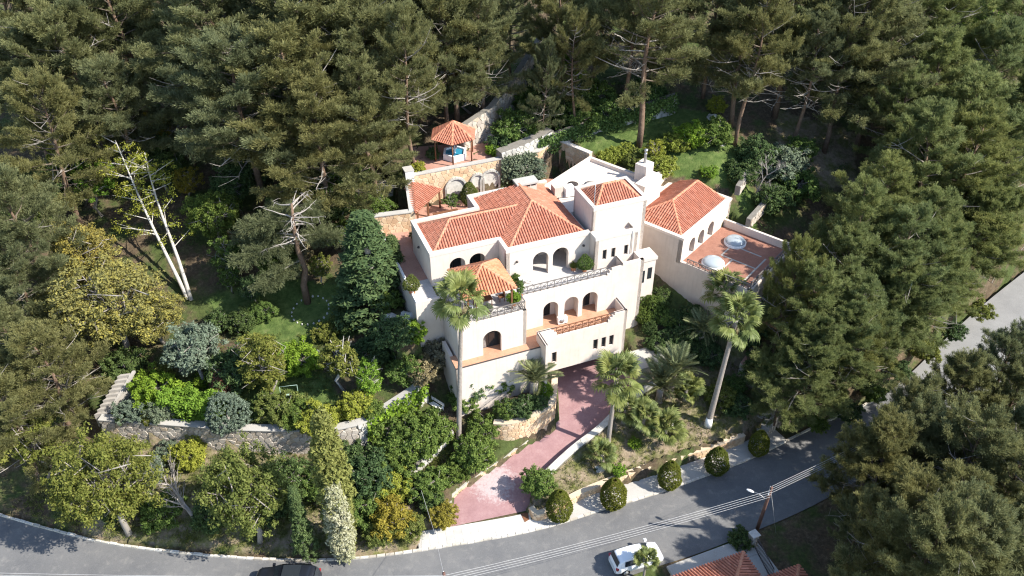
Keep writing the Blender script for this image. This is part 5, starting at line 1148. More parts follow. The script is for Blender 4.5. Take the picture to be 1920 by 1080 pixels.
white_tree(352, 560, 212, 262, 'nearer leaning tree with a straight white trunk in the garden', 3, 12)
white_tree(358, 562, 270, 285, 'second white-barked tree leaning beside the nearer one', 8, 11)
for (u, v, s, leaf, key, lab) in [(170,340,6.5,'leaf_bright','loose','fresh green tree left of the white trunks'),(430,480,5,'leaf_green','loose','green tree at the back of the garden lawn'),(300,250,6,'leaf_gold','tall','slim yellow-green tree above the white trunks'),(350,340,4,'leaf_gold','loose','small golden tree right of the white trunks'),
        (45,400,6,'leaf_green','broad2','green tree at the left edge above the mimosa'),(500,420,4.5,'leaf_dark','broad2','dark tree behind the bare limbed pine'),(640,440,4,'leaf_green','loose','green tree right of the bare limbed pine'),(880,140,7,'leaf_gold','tall','golden-flowered tree in the wood above the gazebo'),(885,90,7,'mimosa','tall','tall mimosa in the wood behind the gazebo'),(560,470,4,'leaf_dry','loose','dry scrubby tree behind the garden lawn')]:
    tree('broadleaf_tree', u, v, s, lab, 'tree', leaf, key, .6)
# behind and beside the villa
for (u, v, s, leaf, key, lab) in [(965,238,3.6,'leaf_green','shrub','large green bush between the gazebo and the white stone wall'),(940,265,2.0,'leaf_dark','shrub2','dark bush beside the gazebo deck'),(935,285,1.2,'leaf_bright','hedge','low bright hedge at the edge of the gazebo deck'),(1000,225,3.0,'leaf_dark','shrub','dark bush behind the white sloping wall'),
        (1085,215,3.2,'leaf_ivy','shrub2','ivy mass on the lawn wall, left part'),(1140,205,3.0,'leaf_ivy','shrub','ivy mass on the lawn wall, middle part'),(1060,195,3.4,'leaf_dark','shrub2','dark scrub above the lawn wall'),(1215,170,3.0,'leaf_ivy','shrub2','ivy mass on the lawn wall, right part'),(1120,175,3.0,'leaf_green','shrub','light green scrub above the ivy wall'),
        (1155,290,1.8,'leaf_lime','hedge','lime hedge behind the white flat roof'),(1225,285,3.0,'leaf_lime','loose','thin yellow-green tree behind the east chimney'),(1240,310,2.4,'leaf_lime','shrub','yellow-green bush right of the east chimney'),(1185,292,1.8,'leaf_olive','shrub2','olive bush left of the east chimney'),
        (1295,250,2.6,'leaf_bright','shrub','bright creeper bush in the upper lawn'),(1335,245,2.8,'leaf_green','shrub2','green bush between the lawn bushes and the bare trunk'),(1265,265,2.0,'leaf_lime','shrub2','pale bush in the middle of the upper lawn'),(1345,195,1.8,'leaf_lime','shrub','lime bush at the far edge of the upper lawn'),(1330,320,1.2,'leaf_bright','shrub2','small bush on the lower lawn'),
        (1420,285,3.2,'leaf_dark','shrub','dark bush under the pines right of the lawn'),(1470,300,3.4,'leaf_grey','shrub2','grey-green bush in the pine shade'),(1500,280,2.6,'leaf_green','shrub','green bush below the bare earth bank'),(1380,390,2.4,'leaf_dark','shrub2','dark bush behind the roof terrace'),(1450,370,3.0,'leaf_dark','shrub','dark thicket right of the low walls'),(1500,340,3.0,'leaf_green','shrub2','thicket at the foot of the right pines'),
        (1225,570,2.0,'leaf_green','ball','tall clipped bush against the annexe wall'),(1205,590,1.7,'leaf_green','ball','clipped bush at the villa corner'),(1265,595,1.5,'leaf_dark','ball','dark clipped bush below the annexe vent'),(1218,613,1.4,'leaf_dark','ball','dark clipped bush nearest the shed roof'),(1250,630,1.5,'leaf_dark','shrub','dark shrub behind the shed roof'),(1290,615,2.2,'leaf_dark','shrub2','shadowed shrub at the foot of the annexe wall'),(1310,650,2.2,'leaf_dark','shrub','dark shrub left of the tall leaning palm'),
        (1350,740,2.2,'leaf_olive','shrub','olive bush behind the tall leaning palm'),(1385,755,2.0,'leaf_dark','shrub2','dark bush beside the entrance steps'),(1300,720,1.6,'leaf_lime','shrub','lime bush right of the feather palm clump'),(1440,690,3.0,'leaf_dark','shrub2','dark scrub above the red-brown ramp'),(1400,620,2.6,'leaf_dark','shrub','dark scrub under the annexe arcade'),
        (1450,560,3.0,'leaf_dark','loose','small tree in front of the annexe arcade'),(1390,1010,1.6,'leaf_dark','shrub','dark bush beside the utility pole'),(1190,830,.9,'leaf_bright','shrub','low bright plant among the fan palms'),(1160,880,.9,'leaf_bright','shrub2','small bright plant on the planter bed'),(1380,720,1.6,'leaf_green','shrub','green bush above the entrance steps')]:
    tree('shrub', u, v, s, lab, 'shrub', leaf, key, .5)
bare_tree(1425, 330, 4.4, 'bare white tree between the low stone walls', 2, 'dead', sx=1.1)
for (u, v, z, s, leaf, key, lab) in [(975,322,12.06,3.4,'leaf_grey','tall','grey-leaved climber tree against the courtyard wall'),(880,362,12.06,2.5,'leaf_olive','egg','small golden cypress in the courtyard'),(845,380,12.06,2.2,'leaf_green','loose','thin climber beside the courtyard niche'),(1000,318,12.06,3.2,'leaf_grey','tall','second grey climber by the courtyard wall corner')]:
    b = at(u, v, z + .5 * s); b.z = z; tree('courtyard_plant', 0, 0, s, lab, 'plant', leaf, key, base=b, sx=2.0 if key == 'tall' else 1.0)
for (u, v, leaf, s, lab) in [(785,317,'leaf_lime',1.2,'pot plant at the left edge of the gazebo deck'),(812,290,'leaf_dark',1.2,'dark plant in the gazebo shade')]:
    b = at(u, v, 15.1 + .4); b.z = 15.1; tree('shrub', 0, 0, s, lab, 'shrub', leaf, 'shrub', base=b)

# ------------------------------------------------------------------ palms
FANS = [frond_fan(i) for i in range(4)]; FEATHERS = [frond_feather(i) for i in range(4)]
for f in FANS: f.materials.append(M['leaf_palm'])
for f in FEATHERS: f.materials.append(M['leaf_phoenix'])
def palm(kind, base, top, r0, r1, n, size, label, seed, lo=-45, collar=True, cat='palm tree', group=None):
    rd = random.Random(seed); base, top = Vector(base), Vector(top); e = empty('fan_palm' if kind == 'fan' else 'feather_palm', tuple(base), 0, label, cat, group); d = top - base; mb = MB(); m = max(4, int(d.length * 5))
    pts = [d * (i / m) + Vector((0, 0, 0)) for i in range(m + 1)]; rr = [(r0 + (r1 - r0) * min(1, i / m * 1.6)) * (1 + (.045 if i % 2 else 0)) * (1.35 if i == 0 else 1) for i in range(m + 1)]
    mb.tube(pts, rr, 12, True).build('trunk', M['bark_palm'], e)
    for i in range(n):
        t = i / n; el = R(lo + (88 - lo) * (t ** .75) + rd.uniform(-8, 8)); az = i * 2.399963 + rd.uniform(-.2, .2)
        o = link('frond', (FANS if kind == 'fan' else FEATHERS)[i % 4], None, e); s = size * rd.uniform(.85, 1.1) * (1 if t < .8 else .85)
        o.location = d + Vector((0, 0, .1 * t)) ; o.rotation_euler = (rd.uniform(-.5, .5), -el, az); o.scale = (s, s, s)
    if collar:
        for i in range(10 if kind == 'fan' else 14):
            o = link('dry_frond', (FANS if kind == 'fan' else FEATHERS)[i % 4], None, e); over(o, M['leaf_dry']); s = size * rd.uniform(.45, .62); o.location = d - Vector((0, 0, rd.uniform(.1, .35))); o.rotation_euler = (rd.uniform(-.4, .4), R(rd.uniform(58, 82)), i * .66); o.scale = (s, s, s)
    return e
b = find_base(860, 822, 0); palm('fan', b, at(865, 562, 16.0), .22, .17, 20, 1.12, 'very tall fan palm with a straight grey trunk in front of the left block', 1, -50)
b = find_base(1327, 798, 0); palm('fan', b, at(1380, 600, 12.9), .27, .19, 22, 1.2, 'tall leaning fan palm with a whitewashed foot right of the planter', 2, -55)
MB().tube([b + Vector((0, 0, -.05)), b + (at(1380, 600, 12.9) - b) * .08], [.36, .28], 12).build('whitewash', M['white'], bpy.data.objects['fan_palm.001']).matrix_parent_inverse = Matrix.Translation(-b)
b = find_base(1140, 830, 0); palm('fan', b, at(1156, 708, 8.7), .2, .16, 22, 1.15, 'medium fan palm with a slim trunk beside the driveway', 3, -50)
for (u, v, hh, n, s, lab) in [(1205,800,1.6,26,.85,'young fan palm in the middle of the planter'),(1248,818,1.3,24,.95,'low fan palm on a short pale trunk near the third egg-shaped bush'),(1130,862,.8,20,.78,'smallest fan palm beside the low driveway wall'),(1170,785,1.5,22,.8,'young fan palm behind the medium fan palm'),(1285,745,1.2,20,.8,'young fan palm right of the feather palm clump'),(1345,610,3.6,26,1.1,'darker fan palm just behind the tall leaning palm')]:
    b = find_base(u, v, hh * .3); palm('fan', b, b + Vector((random.uniform(-.1, .1), random.uniform(-.1, .1), hh)), .2, .15, n, s, lab, int(u), -25, False)
b = find_base(1000, 748, 0); palm('feather', b, b + Vector((.05, 0, 1.9)), .36, .34, 36, .95, 'feather palm with a thick rough trunk beside the garage', 5, 22)
for (u, v, hh, lab, sd) in [(1235,752,1.4,'large feather palm clump beside the driveway',6),(1260,730,1.6,'second feather palm behind the large clump',7)]:
    b = find_base(u, v, 0); palm('feather', b, b + Vector((0, 0, hh)), .3, .28, 34, 1.12, lab, sd, 34)
b = find_base(1310, 660, 0); palm('feather', b, b + Vector((0, 0, 2.4)), .28, .26, 30, .85, 'shaded feather palm between the annexe wall and the leaning palm', 9, 0)

# ------------------------------------------------------------------ ground cover that nobody could count
def scatter(poly, n, rg):
    xs = [p[0] for p in poly]; ys = [p[1] for p in poly]; x = rg.uniform(min(xs), max(xs), n); y = rg.uniform(min(ys), max(ys), n); k = inside(x, y, poly); return x[k], y[k]
def make_weeds():
    rg = np.random.default_rng(77); X, Y = [], []
    for poly, n in ((bed_poly, 9000), ([at(20,960,0), at(150,1005,0), at(400,1040,0), at(600,1048,0), at(790,1028,0), at(800,960,1), at(700,850,2.5), at(560,845,2), at(200,825,2)], 16000), ([at(430,620,6.5), at(330,700,6), at(200,780,5), at(620,800,5), at(700,740,5.5), at(690,620,7)], 5000), ([at(760,860,3), at(850,800,3), at(940,840,2), at(860,900,1.5), at(790,930,1)], 4000)):
        x, y = scatter(poly, n, rg); clump = np.sin(x * 1.7) * np.cos(y * 1.3 + x * .6) + rg.normal(size=len(x)) * .6; k = clump > .1; X.append(x[k]); Y.append(y[k])
    x, y = np.concatenate(X), np.concatenate(Y); k = ~inside(x, y, drive_poly) & ~inside(x, y, road_poly); x, y = x[k], y[k]; z = ground(x, y)
    V, F = tufts(np.stack([x, y, z], 1), np.tile([0, 0, 1.], (len(x), 1)), 7, .26, .035, .9, rg); tag(link('weeds', np_mesh('weeds', V, F), M['grass']), 'patchy green weeds and dry grass on the verge and beds', kind='stuff')
make_weeds()
def make_scrub():
    rg = np.random.default_rng(78); X, Y = [], []
    for poly, n in (([(-60,62),(-12,66),(-14,74),(-4,82),(8,84),(30,88),(60,80),(95,75),(95,130),(-75,130),(-75,62)], 520), ([(22,62),(30,58),(45,70),(62,82),(30,80),(24,70)], 90), ([(26,40),(60,55),(70,45),(40,22),(24,34)], 110), ([(-60,44),(-36,47),(-36,62),(-60,62)], 70)):
        x, y = scatter(poly, n, rg); X.append(x); Y.append(y)
    x, y = np.concatenate(X), np.concatenate(Y); k = ~inside(x, y, road_poly) & ~inside(x, y, deck_poly) & ~inside(x, y, wing_poly) & ~inside(x, y, [at(1060,262,15.4), at(1260,185,16.5), at(1370,200,16.5), at(1400,300,15), at(1300,330,14.5)]); x, y = x[k], y[k]
    c = np.stack([x, y, ground(x, y) + .35], 1); n = len(c); per = 110; r = rg.uniform(.5, 1.3, (n, 1, 1)); d = unit(rg.normal(size=(n, per, 3))); d[..., 2] = np.abs(d[..., 2]); P = c[:, None, :] + d * r * (.4 + .6 * rg.random((n, per, 1))) * np.array([1, 1, .8])
    V, F = leafquads(P.reshape(-1, 3), unit(d + np.array([0, 0, .5]) + rg.normal(size=d.shape) * .5).reshape(-1, 3), .10, .5, rg); tag(link('undergrowth', np_mesh('undergrowth', V, F), M['leaf_dark']), 'low dark scrub covering the forest floor under the pines', kind='stuff')
make_scrub()
def ivy(line, depth, n, name, label, leaf='leaf_ivy', thick=.35, sz=.13, seed=1):
    rg = np.random.default_rng(seed); L = linelen(line); P = []
    s = rg.uniform(0, L, n); hgt = rg.random(n) * depth * (.45 + .55 * np.abs(np.sin(s * .9 + seed))); 
    for a, h in zip(s, hgt): p = line_at(line, a); P.append((p.x, p.y - .1, p.z - h + .15))
    P = np.array(P) + rg.normal(size=(n, 3)) * np.array([.1, thick * .5, .12]) - np.array([0, thick * .4, 0]); V, F = leafquads(P, unit(rg.normal(size=(n, 3)) + np.array([0, -.8, .8])), sz, .7, rg)
    tag(link(name, np_mesh(name, V, F), M[leaf]), label, 'ivy', kind='thing')
ivy([at(1010,262,16.3), at(1060,246,16.4), at(1120,226,16.7), at(1190,205,17.3), at(1270,178,18.1)], 2.0, 5000, 'ivy', 'dark ivy spilling down the long upper lawn wall', seed=3)
ivy([at(690,790,5.1), at(720,771,5.4), at(765,742,5.8), at(800,716,6.3)], 2.2, 1500, 'ivy', 'bright creeper hanging over the pale climbing garden wall', 'leaf_bright', seed=4)
ivy([h2w(11.2, 12.5, 15.6), h2w(14.6, 12.5, 15.6)], 2.8, 2600, 'creeper', 'grey-green creeper over the courtyard wall corner', 'leaf_grey', seed=5)

# ------------------------------------------------------------------ cars
def car(name, loc, rz, stations, paintm, label, glass_sides, wheels, shield, back, k=1., roof_glass=None, lamps=True):
    e = empty(name, loc, rz, label, 'car'); vs = []; fs = []; sec = []
    for (x, hw, zb, hr, zr) in stations:
        half = [(hw * .86, .24), (hw * .98, .34), (hw, .55), (hw * .985, zb * .88), (hw * .93, zb), (hr + .015, zr - .05 if zr > zb + .2 else zr - .015), (hr * .88, zr), (hr * .45, zr + .018)]
        sec.append([(x, -y, z) for y, z in half] + [(x, y, z) for y, z in half[::-1]])
    n = len(sec[0]); mb = MB()
    for s in sec: vs += s
    for i in range(len(sec) - 1):
        for j in range(n - 1): fs.append((i*n+j, i*n+j+1, (i+1)*n+j+1, (i+1)*n+j))
        fs.append((i*n+n-1, i*n, (i+1)*n, (i+1)*n+n-1))
    fs += [tuple(range(n)), tuple(range((len(sec)-1)*n, len(sec)*n))]
    o = mb.add(vs, fs, True).build('body', paintm, e); md = o.modifiers.new('s', 'SUBSURF'); md.levels = md.render_levels = 2
    def pane(pts, nm): return MB().add(pts, [tuple(range(len(pts)))]).build(nm, M['glass'], e)
    pane(shield, 'windscreen'); pane(back, 'rear_window')
    for sg in (-1, 1):
        for g in glass_sides: pane([(x, sg * y, z) for x, y, z in g], 'side_window')
    if roof_glass: pane(roof_glass, 'sunroof')
    hw = max(s[1] for s in stations)
    for wx in wheels:
        for sg in (-1, 1):
            w = MB().tube([(wx, sg * (hw - .2), .32), (wx, sg * (hw + .005), .32)], .32, 18).build('wheel', M['rubber'], e); MB().tube([(wx, sg * (hw - .02), .32), (wx, sg * (hw + .02), .32)], .2, 10).build('rim', M['grey_metal'], w)
    xr, xf = stations[0][0], stations[-1][0]
    for sg in (-1, 1):
        MB().box(xr + .02, xr + .2, sg * (stations[1][1] - .09) - .09, sg * (stations[1][1] - .09) + .09, .72, .92).build('tail_light', M['red_lens'], e)
        MB().box(xf - .3, xf - .1, sg * (stations[-2][1] - .14) - .14, sg * (stations[-2][1] - .14) + .14, .60, .70).build('headlight', M['clear_lens'], e)
        MB().box(stations[-4][0] - .12, stations[-4][0] + .08, sg * (hw + .10) - .1, sg * (hw + .10) + .1, .92, 1.08).build('mirror', paintm, e)
    return e
hat = [(-1.96,.66,.62,.55,.66),(-1.9,.78,.80,.62,.88),(-1.62,.84,.92,.60,1.40),(-1.25,.855,.94,.60,1.47),(-.3,.86,.94,.60,1.50),(.42,.86,.93,.59,1.43),(1.12,.86,.92,.68,1.0),(1.6,.83,.84,.64,.88),(1.86,.76,.72,.56,.76),(1.96,.6,.58,.42,.6)]
rdir = math.atan2(at(1300, 903, 0).y - at(1000, 998, 0).y, at(1300, 903, 0).x - at(1000, 998, 0).x)
car('parked_car', tuple(at(1192, 1054, 0.02)), rdir - R(3), hat, M['car_white'], 'white hatchback parked on the road', [[(-1.3,.80,1.0),(-.35,.83,1.0),(-.35,.645,1.40),(-1.25,.655,1.38)],[(-.28,.83,1.0),(.85,.80,1.0),(.38,.64,1.36),(-.28,.645,1.40)]], (-1.2, 1.22),
    [(.5,-.55,1.435),(1.1,-.66,1.03),(1.1,.66,1.03),(.5,.55,1.435)], [(-1.66,.55,1.37),(-1.86,.62,1.0),(-1.86,-.62,1.0),(-1.66,-.55,1.37)])
suv = [(-2.35,.76,.66,.66,.7),(-2.3,.88,.85,.7,.98),(-2.12,.93,.98,.68,1.55),(-1.7,.95,1.02,.68,1.70),(-.5,.955,1.02,.68,1.74),(.35,.955,1.02,.67,1.68),(1.15,.95,1.02,.78,1.16),(1.85,.93,.98,.78,1.05),(2.2,.86,.86,.68,.92),(2.35,.7,.66,.5,.7)]
car('parked_car', tuple(at(541, 1098, 0.02)), R(180) - R(1), suv, M['car_dark'], 'dark sport utility vehicle at the bottom edge by the kerb', [[(-1.9,.885,1.08),(-.5,.925,1.08),(-.5,.73,1.64),(-1.75,.73,1.62)],[(-.4,.925,1.08),(.95,.89,1.08),(.3,.72,1.6),(-.4,.73,1.64)]], (-1.45, 1.45),
    [(.42,-.62,1.69),(1.12,-.76,1.2),(1.12,.76,1.2),(.42,.62,1.69)], [(-2.14,.62,1.52),(-2.3,.7,1.1),(-2.3,-.7,1.1),(-2.14,-.62,1.52)], roof_glass=[(-1.1,-.55,1.757),(.2,-.55,1.733),(.2,.55,1.733),(-1.1,.55,1.757)])

# ------------------------------------------------------------------ utility poles and wires
PA, PB = (Vector((19.0, 41.6, 0)), at(1447, 914, 7.5)), (at(838, 1098, 6.0) + Vector((0, 0, -6)), at(832, 1074, 7.3))
for (a, b, lab) in ((PA[0], PA[1], 'leaning brown timber utility pole with a street lamp beside the road'), (Vector((PB[1].x + .3, PB[1].y - .2, -.2)), PB[1], 'timber utility pole at the bottom edge left of the white car')):
    e = empty('utility_pole', tuple(a), 0, lab, 'utility pole'); d = b - a
    MB().tube([(0, 0, 0), d * .5, d], [.15, .13, .10], 10).build('pole', M['pole_wood'], e)
    wd = (PA[1] - PB[1]).normalized(); sd = Vector((-wd.y, wd.x, 0))
    for i in range(4): MB().lathe([(.03, -.07), (.05, -.03), (.04, 0), (.05, .04), (.02, .08)], 8, tuple(d + sd * .13 + Vector((0, 0, -.1 - .26 * i)))).build('insulator', M['white'], e)
    if lab.startswith('lean'):
        p = d * .72; q = p + Vector((-.9, .5, .35)); MB().tube([p, p.lerp(q, .6) + Vector((0, 0, .12)), q], .03, 6).build('lamp_arm', M['grey_metal'], e)
        MB().lathe([(.02, -.06), (.1, -.05), (.12, .0), (.08, .05), (0, .07)], 10, (0, 0, 0), sx=2.6).build('lamp_head', M['white'], e, loc=q + Vector((-.25, .12, 0)), rot=(0, 0, R(150)))
        MB().tube([d * .95, d * .95 + (at(1455, 1000, 1.0) - a - d * .95)], .012, 4).build('guy_wire', M['wire'], e)
def wires(a, b, lab, n=4, sag=.5, dz=.26):
    wd = (b - a).normalized(); sd = Vector((-wd.y, wd.x, 0)) * .13
    for i in range(n):
        p, q = a + sd + Vector((0, 0, -.1 - dz * i)), b + sd + Vector((0, 0, -.1 - dz * i)); m = 14; pts = [p.lerp(q, t / m) + Vector((0, 0, -sag * 4 * (t / m) * (1 - t / m))) for t in range(m + 1)]
        tag(MB().tube(pts, .012, 4, False).build('power_line', M['wire']), '%s, %s from the top' % (lab, ORD[i]), 'cable', 'overhead power lines')
wires(PA[1], PB[1], 'pale overhead wire above the road left of the leaning pole', sag=.35)
far = Vector((44, 53.5, 8.5)); wires(PA[1], far, 'pale overhead wire running right from the leaning pole', sag=.5)
wires(PB[1], at(-120, 1066, 7.3), 'pale overhead wire along the bottom left edge', 2, .3)
tag(MB().tube([PB[1] + Vector((0, 0, -.3)), at(815, 1000, 3.5), at(790, 920, 3.2)], .012, 4, False).build('service_cable', M['wire']), 'thin dark service cable running up from the bottom edge pole', 'cable')

# ------------------------------------------------------------------ the neighbour's place, lower right
NB = empty('neighbour_house', tuple(at(1391, 1060, 0)), rdir, 'neighbouring house with a red pyramid roof at the bottom edge', 'house')
cor = at(1394, 1035, 2.9); apx = Vector((cor.x - 4.6 * math.cos(rdir + R(45)), cor.y - 4.6 * math.sin(rdir + R(45)), 4.6))
def pyr(parent, c, r, ze, za, rot):
    q = [(c.x + r * math.cos(rot + R(45 + 90 * i)), c.y + r * math.sin(rot + R(45 + 90 * i)), ze) for i in range(4)]; tiled_roof(parent, [[q[i], q[(i+1) % 4], (c.x, c.y, za)] for i in range(4)], [(q[i], (c.x, c.y, za)) for i in range(4)])
NB.location = (0, 0, 0); NB.rotation_euler = (0, 0, 0)
pyr(NB, apx, 4.6, 2.9, 4.6, rdir); MB().prism([(apx.x + 4.0 * math.cos(rdir + R(45 + 90 * i)), apx.y + 4.0 * math.sin(rdir + R(45 + 90 * i))) for i in range(4)], -.2, 2.95).build('wall', M['stucco_pink_shade'], NB)
NC = empty('neighbour_house', (0, 0, 0), 0, 'small second tiled roof right of the neighbouring pyramid roof', 'house'); cor = at(1498, 1060, 2.5); ap2 = Vector((cor.x - 2.6 * math.cos(rdir + R(45)), cor.y - 2.6 * math.sin(rdir + R(45)), 3.6))
pyr(NC, ap2, 2.6, 2.5, 3.6, rdir); MB().prism([(ap2.x + 2.2 * math.cos(rdir + R(45 + 90 * i)), ap2.y + 2.2 * math.sin(rdir + R(45 + 90 * i))) for i in range(4)], -.2, 2.55).build('wall', M['stucco_pink_shade'], NC)
a, b = at(1250, 1062, .12), at(1410, 1003, .12); nn = Vector(((b - a).y, -(b - a).x, 0)).normalized() * 1.6
pvm = MB(); pvm.prism([(p.x, p.y) for p in (a, b, b + nn, a + nn)][::-1], -.1, .14); tag(pvm.build('pavement', M['concrete']), kind='structure')
tag(MB().prism([(p.x, p.y) for p in (a + nn, b + nn, b + nn * 4, a + nn * 4)][::-1], -.1, .1).build('neighbour_yard', M['concrete']), kind='structure')
gpz = empty('gate_pillar', label='small pale stone gate pillar below the leaning utility pole', cat='pillar'); c = at(1418, 1005, 1.4)
stone_wall(gpz, [c + Vector((-.3, -.2, 0)), c + Vector((.3, .1, 0))], 1.6, .5, .3, M['stone_w'], M['mortar_g'], seed=41, cope_mat=M['stone_w'])
fn = empty('metal_gate', (0, 0, 0), 0, 'dark barred metal gate running down from the pale pillar', 'gate'); g0_, g1_ = at(1420, 1015, 1.0), at(1450, 1072, 1.0); g0_.z = g1_.z = 0
MB().bar(g0_ + Vector((0, 0, 1.3)), g1_ + Vector((0, 0, 1.3)), .06, .06).bar(g0_ + Vector((0, 0, .15)), g1_ + Vector((0, 0, .15)), .06, .06).build('gate_frame', M['dark_metal'], fn)
for i in range(19): p = g0_.lerp(g1_, i / 18); MB().bar(p + Vector((0, 0, .1)), p + Vector((0, 0, 1.32)), .03, .03).build('bar', M['dark_metal'], fn)
b = find_base(1205, 1068, .5); palm('fan', Vector((b.x, b.y - .6, 0)), Vector((b.x, b.y - .6, 2.0)), .1, .08, 16, .6, 'small yellow-green fan palm in front of the white car', 55, 10, False)

# ------------------------------------------------------------------ small things round the villa
def bench(u, v, z, rz, label, name='bench'):
    p = at(u, v, z + .3); e = empty(name, (p.x, p.y, z), rz, label, 'bench')
    for i in range(3): MB().box(-.75, .75, -.22 + .15 * i, -.1 + .15 * i, .42, .46).build('seat_slat', M['white'], e)
    for i in range(2): MB().box(-.75, .75, .24, .28, .58 + .18 * i, .70 + .18 * i).build('back_slat', M['white'], e)
    for x in (-.62, .62):
        MB().box(x - .04, x + .04, -.2, -.13, 0, .42).build('leg', M['white'], e); MB().box(x - .04, x + .04, .2, .27, 0, .88).build('leg', M['white'], e)
bp = at(1073, 258, 15.6); bench(1073, 256, gz(bp.x, bp.y), R(200), 'white slatted bench on the upper lawn behind the courtyard')
bp = at(815, 763, 4.2); bench(817, 762, gz(bp.x, bp.y), R(-40), 'white bench among the shrubs left of the tall fan palm')
def table(u, v, z, label, L=1.3, W=.6, mat='white', rz=HA):
    p = at(u, v, z + .7); e = empty('table', (p.x, p.y, z), rz, label, 'table'); MB().box(-L/2, L/2, -W/2, W/2, .68, .74).build('table_top', M[mat], e)
    for x in (-L/2 + .08, L/2 - .08):
        for y in (-W/2 + .08, W/2 - .08): MB().box(x - .03, x + .03, y - .03, y + .03, 0, .68).build('leg', M[mat], e)
table(987, 521, T, 'white table on the upper terrace beside the pavilion')
table(905, 560, T, 'brown timber table under the pavilion', 1.5, .8, 'wood')
def chair(p, z, rz, label, mat):
    e = empty('chair', (p.x, p.y, z), rz, label, 'chair', 'pavilion chairs'); MB().box(-.24, .24, -.24, .24, .42, .47).build('seat', M[mat], e); MB().box(-.24, .24, .2, .25, .47, .92).build('backrest', M[mat], e)
    for x in (-.2, .2):
        for y in (-.2, .2): MB().box(x - .025, x + .025, y - .025, y + .025, 0, .42).build('leg', M[mat], e)
chair(at(880, 572, T + .4), T, HA + R(90), 'pale chair at the left end of the pavilion table', 'white'); chair(at(940, 556, T + .4), T, HA - R(90), 'brown chair at the right end of the pavilion table', 'wood')
def pot(p, z, s, leaf, label, key='ball', ph=.45, plant=1.):
    e = empty('potted_plant', (p.x, p.y, z), 0, label, 'potted plant'); MB().lathe([(.20*s, 0), (.24*s, .1*s), (.31*s, ph*s), (.34*s, ph*s), (.34*s, (ph+.06)*s), (.28*s, (ph+.06)*s), (.27*s, (ph-.03)*s), (0, (ph-.03)*s)], 14).build('pot', M['pot'], e)
    tm, cm = LIB[key]; o = link('plant', cm, None, e, loc=(0, 0, (ph - .1) * s), scale=(plant,) * 3); over(o, M[leaf])
pot(at(1075, 507, T), T, .8, 'leaf_olive', 'small terracotta pot plant beside the loggia arches', 'shrub', plant=.55)
pot(at(1096, 510, T), T, .7, 'leaf_green', 'large round clipped bush in a pot on the upper terrace', 'ball', plant=1.35)
pot(at(966, 531, T), T, .7, 'leaf_green', 'pot plant between the pavilion and the white table', 'shrub', plant=.7)
pot(at(773, 551, T), T, 1.0, 'leaf_olive', 'brownish bush in a terracotta pot on the west terrace', 'ball', plant=1.35)
pot(at(963, 572, T), T, .9, 'leaf_bright', 'leafy pot plant at the corner of the left deck railing', 'shrub', plant=1.0)
pot(at(975, 560, T), T, .7, 'leaf_green', 'slim pot plant behind the deck corner plant', 'tall', plant=1.7)
pot(at(915, 588, T), T, .6, 'leaf_grey', 'pot plant by the middle of the left deck railing', 'shrub', plant=.7)
pot(at(928, 495, T + .8), T, .7, 'leaf_dark', 'dark plant in the shaded corner behind the pavilion roof', 'shrub', plant=1.3)
ac = empty('air_conditioner', tuple(h2w(10.0, -4.55, B)), HA, 'white air conditioner outdoor unit on the balcony between the arches', 'air conditioner')
MB().box(-.42, .42, -.16, .16, .08, .72).build('casing', M['white'], ac); MB().tube([(-.1, -.165, .4), (-.1, -.175, .4)], .25, 16).build('fan_grille', M['grey_metal'], ac)
for x in (-.3, .3): MB().box(x - .05, x + .05, -.18, .18, 0, .08).build('foot', M['dark_metal'], ac)
# swing frame and stone ring in the garden
p = find_base(545, 745, .2); sf = empty('swing_frame', tuple(p), R(10), 'pale green metal swing frame in the garden', 'swing')
for x in (-.7, .7): MB().tube([(x, -.5, 0), (x, 0, 1.5), (x, .5, 0)], .018, 6).build('side_frame', M['swing_green'], sf)
MB().tube([(-.7, 0, 1.5), (.7, 0, 1.5)], .018, 6).build('top_bar', M['swing_green'], sf); MB().box(-.5, .5, -.2, .2, .4, .44).build('seat', M['swing_green'], sf)
p = find_base(582, 583, 0); sr = empty('stone_ring', (p.x, p.y, p.z), 0, 'ring of small pale stones round the bare limbed pine', 'stone ring')
for i in range(20):
    a = 2 * math.pi * i / 20; x, y = 1.7 * math.cos(a), 1.5 * math.sin(a); r = random.uniform(.07, .11); MB().lathe([(r, -.1), (r * 1.05, .03), (r * .7, .11), (.02, .14)], 7, (x, y, gz(p.x + x, p.y + y) - p.z)).build('stone', M['rock'], sr)
def boulder(u, v, z, s, label, seed):
    rg = np.random.default_rng(seed); bm = bmesh.new(); bmesh.ops.create_icosphere(bm, subdivisions=3, radius=1)
    for q in bm.verts: n_ = q.co.normalized(); q.co = q.co * (1 + .28 * math.sin(n_.x * 3 + seed) * math.cos(n_.y * 4 + seed) + .12 * math.sin(n_.z * 7 + n_.x * 5 + seed)); q.co.z *= .6
    me = bpy.data.meshes.new('boulder'); bm.to_mesh(me); bm.free(); p = at(u, v, z); p.z = gz(p.x, p.y) + s * .15; tag(link('boulder', me, M['rock'], loc=p, scale=(s, s * .8, s)), label, 'boulder')
